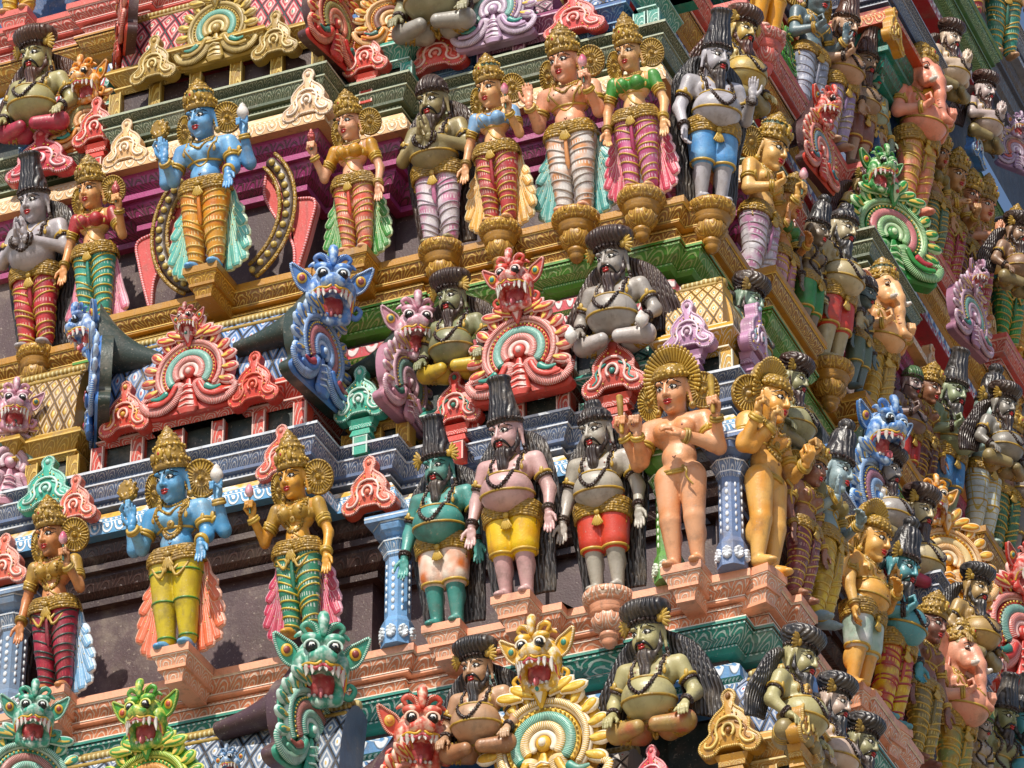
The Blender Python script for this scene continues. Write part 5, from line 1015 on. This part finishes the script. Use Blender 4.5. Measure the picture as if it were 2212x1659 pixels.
shrine(-1.7,-1.42,1.42,Z2,.6,'2a8c7c','b8dcd0','3a9a8a','c8e0d8','e0b0b8','teal and red shrine at the top near the corner',hv=.4,h0=.2)
shrine(-6.3,-3.3,-.98,Z0,.85,'6f88a8','dfe6ec','5f7490','d8dde2','c8a868','blue grey shrine with a dark diamond roof at the bottom left',hv=.75,h0=.3)
shrine(-8.0,-6.4,-.98,Z0,.8,'6f88a8','dfe6ec','5f7490','d8dde2','c8a868','blue grey shrine beyond the teal lion face at the lower left edge',hv=.75,h0=.3)
shrine(-.42,.44,-.42,Z0,.8,'c09038','e8d090','5f7aa4','dfe4ea','c03a44','gold based corner shrine with a blue diamond roof at the bottom',hv=.62,h0=.3,hip=True)
shrine(-2.1,-1.1,-.35,Z0,.6,'d89a80','f0d8c8','b8b0ac','e0dcd8','c03a44','salmon shrine under the yellow green seated sage at the bottom',hv=.25,h0=.2)
# side face
def shR(u,v,pl,w,k,*a,**kw):
    y=PR(u,v,pl)[1]; return shrine(y-w/2,y+w/2,pl,HT*k+2.385,.6,*a,side='R',**kw)
shR(1625,760,-.5,.7,0,'c89a30','e8dcc0','d0a038','efe4c4','2f8a8c','yellow shrine on the side face just round the corner',hv=.5,h0=.24)
shR(1830,1150,-.42,.9,0,'4f80bc','c0d4e8','24302e','3a4a48','3a4a48','blue shrine carrying the blue lion face of the side face',hv=.4,h0=.3)
shR(2010,1340,-.25,.6,0,'b83a34','e0b0a8','b83a34','e0b0a8','2f8a7a','small red shrine under the orange lion gable of the side face',hv=.2,h0=.2)
shR(2160,1440,-.1,1.1,0,'c04030','f0c8c0','c04030','f0c8c0','2f8a7a','tall red shrine with white outlines near the right edge',hv=.5,h0=.4)
shR(1745,370,-1.4,.8,1,'b83430','e8c0b8','5a2c34','8a5a5c','8a5a5c','red shrine below the narrow red lion face high on the side face',hv=.5,h0=.2)
shR(2050,760,-1.2,1.1,1,'8c4864','d8b0c4','8c4864','d8b0c4','2f8a7a','mauve shrine in several steps on the side face near the right edge',hv=.3,h0=.3)
shR(2110,330,-1.35,.7,2,'3f78bc','b8d0e8','3f78bc','b8d0e8','c83a34','bright blue shrine under the praying sages at the upper right',hv=.4,h0=.3)
shR(2200,380,-2.2,.8,2,'8a3858','d8a8bc','2a4a70','3a5a80','3a5a80','purple shrine at the right edge below the green eave',hv=.4,h0=.3)
# lion faces and gables
RZ=radians
def gl(u,v,pl,w,rz,label,col,side='L',**kw):
    p=(PL if side=='L' else PR)(u,v,pl); return gable(p,w,radians(rz),label,col,**kw)
gl(412,815,-.12,.92,0,'red lion face on a wide flame leaf arch above the four armed blue god','c8443a',hs=.5,hz=1.15,hcol='b8433c')
gl(1125,770,.38,.98,0,'tall red lion face over a flame leaf arch in the middle of the tower','cc4a3e',hs=.82,hz=1.4,hcol='cc4a3e',hy=-.25)
gl(690,770,-.02,.98,84,'bright blue lion face with bared fangs at the right end of the blue patterned roof','4a7cc0',edge='b8cfe8',inner='a03a4a',mid='d8a0a0',hs=1.05,hrz=-.95,hz=1.35,back='24362f',hood='24362f')
gl(208,850,-.02,1.05,-62,'blue lion face seen side on at the left end of the blue patterned roof','4a7cc0',edge='b8cfe8',inner='a03a4a',mid='d8a0a0',hs=.7,hrz=.3,hz=1.3,back='24362f',hood='24362f')
gl(878,835,.5,.85,84,'dusty pink lion face with white fangs left of the turbaned grey green sage','c48a9c',edge='e8ccd4',inner='2f6a60',mid='a8c8bc',hs=1.05,hrz=-.95,hz=1.35,back='b07c90',hood='24362f')
gl(20,1010,-.02,.95,40,'pale pink lion face cut off by the left edge','c48a9c',edge='e8ccd4',inner='2f6a60',mid='a8c8bc',hs=.75,hrz=-.2,hz=1.2,back='b07c90',hood='24362f')
gl(665,1590,-.95,1.0,82,'teal lion face with a curled crest and long white fangs at the bottom','3a9a80',edge='c4dcd0',inner='8a3a34',mid='c89a90',hs=1.1,hrz=-.9,hz=1.25,back='4a3038',hood='4a3038')
gl(58,1700,-.95,1.0,40,'teal lion face at the lower left corner looking right','3a9a80',edge='c4dcd0',inner='8a3a34',mid='c89a90',hs=.8,hrz=-.2,hz=1.2,back='4a3038',hood='4a3038')
gl(322,1722,-1.05,1.0,0,'green and yellow lion face with a wide open mouth at the bottom left','4a9a34',edge='d8d868',inner='b84a34',mid='e0c060',hs=.82,hz=1.35)
gl(885,1742,-.55,.9,80,'red lion face with an orange ear beside the tan sage at the bottom','cc4834',edge='f0c8b0',inner='e0943c',mid='f0d8a0',hs=1.1,hrz=-.9,hz=1.4,back='4a3038',hood='4a3038')
gl(1178,1622,-.5,1.12,0,'golden yellow lion face above a white edged flame arch at the bottom','d8a830',edge='f0e4cc',inner='2f8a78',mid='a8d4c0',hs=.8,hz=1.4)
gl(500,1735,-1.0,.5,0,'small blue lion face on the diamond patterned roof at the bottom','5a88b4',edge='c8d4e0',inner='b84a34',mid='e0c060',hs=.8,hz=1.35)
gl(188,268,DEP+.1,.75,10,'orange lion face with gaping pink mouth beside the seated sage, upper left','dc8a24',edge='f0cca0',inner='2f8a78',mid='f0c060',hs=.95,hrz=-.3,hz=1.2,back='a87820')
gl(470,70,DEP-.12,.85,0,'olive gold arch ringed with shells and a green stone on the crimson roof','a88a3c',edge='dcc890',inner='2f8a78',mid='a8d8c8',head=False)
gl(1068,30,1.35,.85,0,'lavender arch with teal scrolls on the purple shrine at the top','b898b8',edge='e8dce8',inner='2f8a80',mid='b8e0d8',head=False)
gl(848,55,1.35,.75,30,'orange and yellow lion gable at the top edge beside a grey bull','dc8a24',edge='f4dcb0',inner='2f6a60',mid='c8503c',hs=.7,hz=1.2)
gl(268,60,DEP+.05,.95,-60,'brown and red scalloped gable end at the left of the crimson roof','c04434',edge='e0a090',inner='4a2c2c',mid='8a5a50',head=False,back='4a2c2c',petals=True)
gl(722,60,DEP+.05,.9,80,'red gable end with yellow dots at the right of the crimson roof','c8302c',edge='e8b090',inner='1f6a60',mid='d8b040',head=False,back='4a2c2c')
gl(1770,330,-1.25,.8,84,'narrow red lion face with a long tongue high on the side face','cc4030',side='R',edge='f0c0b4',inner='2a6a78',mid='b8c8d0',hs=.85,hrz=-.15,hz=1.35,back='4a2c30',hood='4a2c30')
gl(1925,515,-.9,1.15,50,'green lion face above a green fan of leaves on the side face','2f8a3c',side='R',edge='c8e4b4',inner='c03a44',mid='e8b0b0',hs=.66,hrz=.1,hz=1.25,hx=-.3)
gl(2098,690,-.7,.85,80,'mauve lion face with a teal medallion on the side face near the right edge','a87890',side='R',edge='dcc4d4',inner='2a7a70',mid='a8d0c4',hs=.62,hrz=.1,hz=1.25,back='a0708c')
gl(1890,1085,-.3,1.05,80,'blue lion face on a long blue panel in the middle of the side face','4a80c4',side='R',edge='c0d8ec',inner='8a3a5a',mid='c8a0b0',hs=.9,hrz=-.3,hz=1.35,back='24362f',hood='24362f')
gl(2045,1220,-.1,.95,38,'orange yellow lion face with flame leaves on the side face','e0961c',side='R',edge='f4dcb8',inner='e8c070',mid='f8e8c0',hs=.72,hrz=.0,hz=1.28,hx=-.3)
gl(2205,1380,.05,1.2,60,'red lion gable at the right edge of the tower','c83a30',side='R',edge='f0c0b8',inner='2a7a70',mid='a8d0c4',hs=.7,hz=1.2,hrz=.1)
gl(2195,330,-1.0,.6,55,'pale purple lion gable at the right edge below the green eave','a080a0',side='R',edge='e0d0e0',inner='c05040',mid='e0a090',hs=.8,hz=1.2)
gl(1690,110,-1.7,.55,80,'leaf green hood of a gable behind the flowing brown hair','4a9a2c',side='R',edge='4a7a50',inner='3a5a44',mid='7a9a70',head=False,back='4a9a2c')
# leaf finials
KD=[(210,262,DEP+.0,.52,'red leaf finial below the orange lion face',dict(c='c84438',cw='f0c8bc',ci='c84438',ped=True)),
 (90,332,DEP+.0,.55,'wide crimson leaf finial below the seated sage at the upper left',dict(c='c83c48',cw='f0c4c8',ci='e07a80',sx=1.4)),
 (275,308,DEP-.12,.5,'cream leaf finial on the cream eave left of the four armed blue god',dict(c='e0b27c',cw='f4e4cc',ci='f0d8b4')),
 (668,205,DEP-.12,.55,'cream leaf finial on the corner of the cream eave',dict(c='e0b890',cw='f4e8d8',ci='f0dcc4')),
 (335,128,DEP-.15,.52,'dull gold leaf finial left of the ringed gold arch',dict(c='a08038',cw='dcc890',ci='c8a860')),
 (597,75,DEP-.1,.52,'dull gold leaf finial right of the ringed gold arch',dict(c='a08038',cw='dcc890',ci='c8a860')),
 (792,112,1.25,.5,'red leaf finial on a red pillar at the top',dict(c='cc4638',cw='f0c4b8',ci='e07a6a',ped=True)),
 (945,105,1.45,.5,'rose leaf finial on the blue shrine below the bull',dict(c='d4483c',cw='f4ccc4',ci='e88a80',sx=1.3)),
 (1242,28,1.35,.5,'coral leaf finial above the crowned god at the top',dict(c='d8504c',cw='f0b8b0',ci='e88a80',sx=1.3)),
 (273,882,-.1,.52,'red leaf finial at the left foot of the red lion arch',dict(c='cc4634',cw='f0b8a8',ci='d8a03c')),
 (552,818,-.1,.52,'plain vermilion leaf finial on the red shrine right of the lion arch',dict(c='cc4030',cw='e07058',ci='d85c44')),
 (780,850,.36,.52,'turquoise leaf finial on a turquoise pillar before the golden shrine',dict(c='3fa890',cw='c8e4d8',ci='d8ece4',ped=True)),
 (610,975,-.1,.5,'coral leaf finial on the blue eave behind the golden goddess crown',dict(c='d4604c',cw='f4d4c8',ci='e89a8a')),
 (800,1048,.36,.54,'coral leaf finial on the yellow and blue eave above the blue pillar',dict(c='d8644c',cw='f4d4c8',ci='e88a70')),
 (105,1042,-.1,.5,'turquoise leaf finial above the crown of the goddess in red leggings',dict(c='3fa890',cw='c8e4d8',ci='a8d8cc',sx=1.2)),
 (165,1078,-.2,.46,'salmon leaf finial just right of the same crown as the turquoise one',dict(c='d8644c',cw='f4d4c8',ci='e88a70')),
 (12,1210,-.2,.5,'salmon leaf finial cut off by the left edge',dict(c='d8644c',cw='f4d4c8',ci='e88a70')),
 (985,862,.5,.52,'red leaf finial with gold dots below the seated grey green sage',dict(c='cc4034',cw='f0c0b4',ci='2f7a68',ped=True)),
 (1328,785,.48,.62,'red leaf finial with teal scrolls below the silver grey sage',dict(c='b8402e',cw='f0c0b8',ci='2f8a80',ped=True)),
 (1488,705,.44,.5,'lilac leaf finial on the yellow corner shrine',dict(c='b888ac',cw='e8d0e0',ci='b89aa8',ped=True)),
 (1578,1560,-.5,.55,'golden leaf finial on the blue diamond roof at the bottom',dict(c='b8862c',cw='e4c878',ci='8a5a20',ped=True)),
 (1410,1662,-.5,.4,'crimson leaf finial at the bottom edge below the seated sage',dict(c='c83a48',cw='f0c4c8',ci='e07a80')),]
for u,v,pl,h,lb,kw in KD: kudu(u,v,pl,h,lb,**kw)
KR=[(1632,715,-.42,.55,'lilac leaf finial facing sideways at the corner',dict(c='b888ac',cw='e8d0e0',ci='8aa8b0',ped=True)),
 (1740,1550,.5,.55,'golden leaf finial facing sideways at the bottom',dict(c='b8862c',cw='e4c878',ci='8a5a20',ped=True)),
 (1622,185,-1.35,.5,'golden brown leaf finial facing sideways beside the green banded crown',dict(c='a8802c',cw='c8a850',ci='6a5020',ped=True)),
 (1930,60,-.8,.5,'gold leaf finial on the red eave high on the side face',dict(c='c8922c',cw='e4c060',ci='a86820')),
 (2020,190,-.8,.5,'gold leaf finial at the lower end of the red eave on the side face',dict(c='d09a2c',cw='e8c868',ci='a86820')),
 (2108,310,-1.0,.5,'blue leaf finial on the bright blue shrine',dict(c='4a80c4',cw='c0d8ec',ci='b04a50')),
 (2135,690,-1.1,.5,'tan leaf finial on the mauve shrine behind the lion face',dict(c='c8945c',cw='e4c898',ci='a86820')),
 (2150,1420,-.1,.6,'scarlet leaf finial facing sideways near the right edge',dict(c='cc3f2c',cw='f0c0b4',ci='8a4a50')),
 (2010,790,-.9,.5,'peach leaf finial at the end of the cream eave on the side face',dict(c='e0a878',cw='f0d8bc',ci='c88a60')),
 (1860,30,-1.9,.5,'dark teal leaf capital beside the brown hatted sage',dict(c='1f7a6c',cw='6ab0a0',ci='1f6a60'))]
for u,v,pl,h,lb,kw in KR: kudu(u,v,pl,h,lb,side='R',**kw)
# pillars
pillar(858,1402,0.0,1.06,.11,'pale blue octagonal pillar left of the teal sage','6fa0d0','e0eaf2')
pillar(1447,1262,0.0,1.06,.1,'green octagonal pillar left of the naked god','5c9440','e4ecd8')
pillar(1583,1232,0.0,1.06,.1,'slate blue octagonal pillar between the two naked gods','6a80a8','dfe4ec')
pillar(18,1560,0.0,1.06,.12,'grey blue octagonal pillar at the left edge','7088a4','d8e0e8')
# dark circular arch with gold studs behind the four armed blue god
def halo_arch(u,v,z,w,h,label):
    p=PZ(u,v,z)+np.array([0,.16,0]); t=thing('studded_arch',label,'arch',p)
    for a0,a1 in((-60,46),(134,240)):
        a=MB(); P=arc(0,h*.5,1,a0,a1,0,n=26); P[:,0]*=w/2; P[:,2]=h*.5+(P[:,2]-h*.5)*h*.5
        a.tube(P,.06,mat('4a3a2c'),k=8,flat=.7,); e=part('band',a,t); e=MB()
        for s_ in(.88,1.12): Q=P.copy(); Q[:,0]*=s_; Q[:,2]=h*.5+(P[:,2]-h*.5)*(s_*.98+.02); Q[:,1]-=.03; e.tube(Q,.02,GOLD,k=6)
        part('rim',e,t); s=MB(); s.balls(P[::2]-[0,.045,0],.032,mat('c8b060'),8,5); part('studs',s,t)
    for s_ in(-1,1):
        w_=MB(); O=spl([(.52,1.3),(.62,1.02),(.78,.86),(1.02,.78),(.98,.5),(.9,.2),(.82,-.02),(.8,.3),(.66,.56),(.52,.8),(.44,1.0),(.46,1.25)],50)*[s_*w/1.45,h/1.55]; plate(w_,O,.02,.1,mat('c8504a'),mat('d88a90'),inset=.02); w_.tube(np.stack([O[:,0]*.985,np.full(len(O),.015),O[:,1]],1),.016,mat('e0a0a4','stripe','c8504a'),k=6,closed=True)
        c=O.mean(0); w_.balls([(c[0]+s_*dx,.0,c[1]+dz_) for dx,dz_ in((-.16,.4),(-.12,.28),(-.06,.16),(0,.08),(-.1,.5),(.02,-.05),(.05,-.18))],.02,mat('e0b060'))
        part('wing',w_,t)
halo_arch(462,605,HT,1.3,1.5,'studded dark arch with red wings behind the blue god of the second ledge')

# more attendants packed between the bigger figures of the side face
put(0,1722,1300,'half hidden brown attendant behind the naked orange god',1.35,rz=80,br=None,skin='a07058',sk2='8a5a48',mala=True,lc=('8a3a40','c09080','6a2a30'),crown='flat')
put(0,1985,1655,'brown skinned attendant behind the elbow of the teal sage on the side face',1.5,rz=75,br=None,skin='8c5a48',sk2='7a4a3c',crown='band2',lc=('8c7830','c8b060','6a5a20'))
put(0,2150,1850,'olive attendant between the dwarf in the green cap and the teal sage, lower right',1.5,rz=66,br=None,skin='8a8c60',sk2='7a7c54',crown='hairtall',disc=False,must='down',beard='long',mala='beads',**SHORT('a04030','a04030'))
put(1,1735,742,'dark skinned attendant left of the olive grey sage in red shorts',1.35,rz=83,br=None,skin='7a6a54',sk2='6a5a48',crown='longbun',disc=False,mala='beads',**SHORT('2f7a38','3a8a44'))
put(1,1845,850,'small slate skinned attendant behind the sage in red shorts',1.2,rz=81,br=None,skin='5c6c6c',sk2='50605e',crown='cap',hairc='3a2a24',disc=False,must='up',mala='beads',**SHORT('5a6a58','5a6a58'))
put(1,1985,1085,'brown attendant with a gold crown beside the olive green sage in blue shorts',1.4,rz=75,br=None,skin='9a6a4c',sk2='8a5a40',crown='band2',lc=('6a3a30','a88060','5a2a20'))
put(1,2160,1215,'brown skinned god with a flat crown beyond the white checked wraps',1.55,rz=67,br=None,skin='9c7054',sk2='8a6048',crown='kirita',lc=('3a6a44','88a868','2a5a34'))
put(2,1845,372,'brown bearded sage between the lilac leggings and the raised arm',1.5,rz=71,br=None,skin='a08468',sk2='8c7058',**{**SAGE,'hair':None,'hairc':'4a2c20'},**SHORT('7a4a3c','7a4a3c'))
put(2,2010,560,'bronze goddess with a small crown behind the pink elephant headed god',1.45,rz=69,br=None,f=True,skin='b07c4c',sk2='a06c40',blouse='7a6a2c',lc=('4a6a48','a0b088','3a5a38'))
put(2,2075,655,'dusky god with a gold crown and maroon leggings beyond the golden pair',1.5,rz=67,br=None,skin='a8704c',sk2='986040',lc=('7a2c34','c08878','5a1c24'),ornate=True)
put(2,2205,800,'green skinned god with a gold crown cut off by the right edge',1.55,rz=61,br=None,skin='6a8a60',sk2='5a7a50',ornate=True,lc=('c89030','e0c070','a87020'))
put(3,2085,75,'cut off figure in red leggings with gold cords above the green eave',1.7,rz=45,br=None,skin='c08060',lc=('b02c34','e0b8a8','901c24'))
put(3,2165,130,'cut off figure in teal leggings above the green eave at the top right corner',1.7,rz=45,br=None,skin='b08868',lc=('2f8a78','a0d0c0','1f6a58'))
put(3,1960,-60,'orange crowned figure above the red eave at the top of the side face',1.7,rz=61,br=None,skin='d09058',lc=('c87a28','e8c080','a85a18'))
sit(1800,640,-1.3,'small seated brown sage squeezed below the green lion arch',1.25,rz=79,side='R',skin='8c7458',sk2='7c6448',hairc='30201a')
sit(2190,620,-.5,'seated dusky sage in a dark turban at the right edge under the purple gable',1.4,rz=69,side='R',skin='94745c',sk2='84644c',hairc='30201a')
sit(2160,1010,.1,'seated grey sage in a dark turban beyond the white checked wraps',1.4,rz=69,side='R',skin='8c8880',sk2='7c7870',hairc='30201a')
sit(2100,1420,.3,'seated ochre sage in a black turban right of the orange lion arch',1.4,rz=69,side='R',skin='b09058',sk2='a0804c')
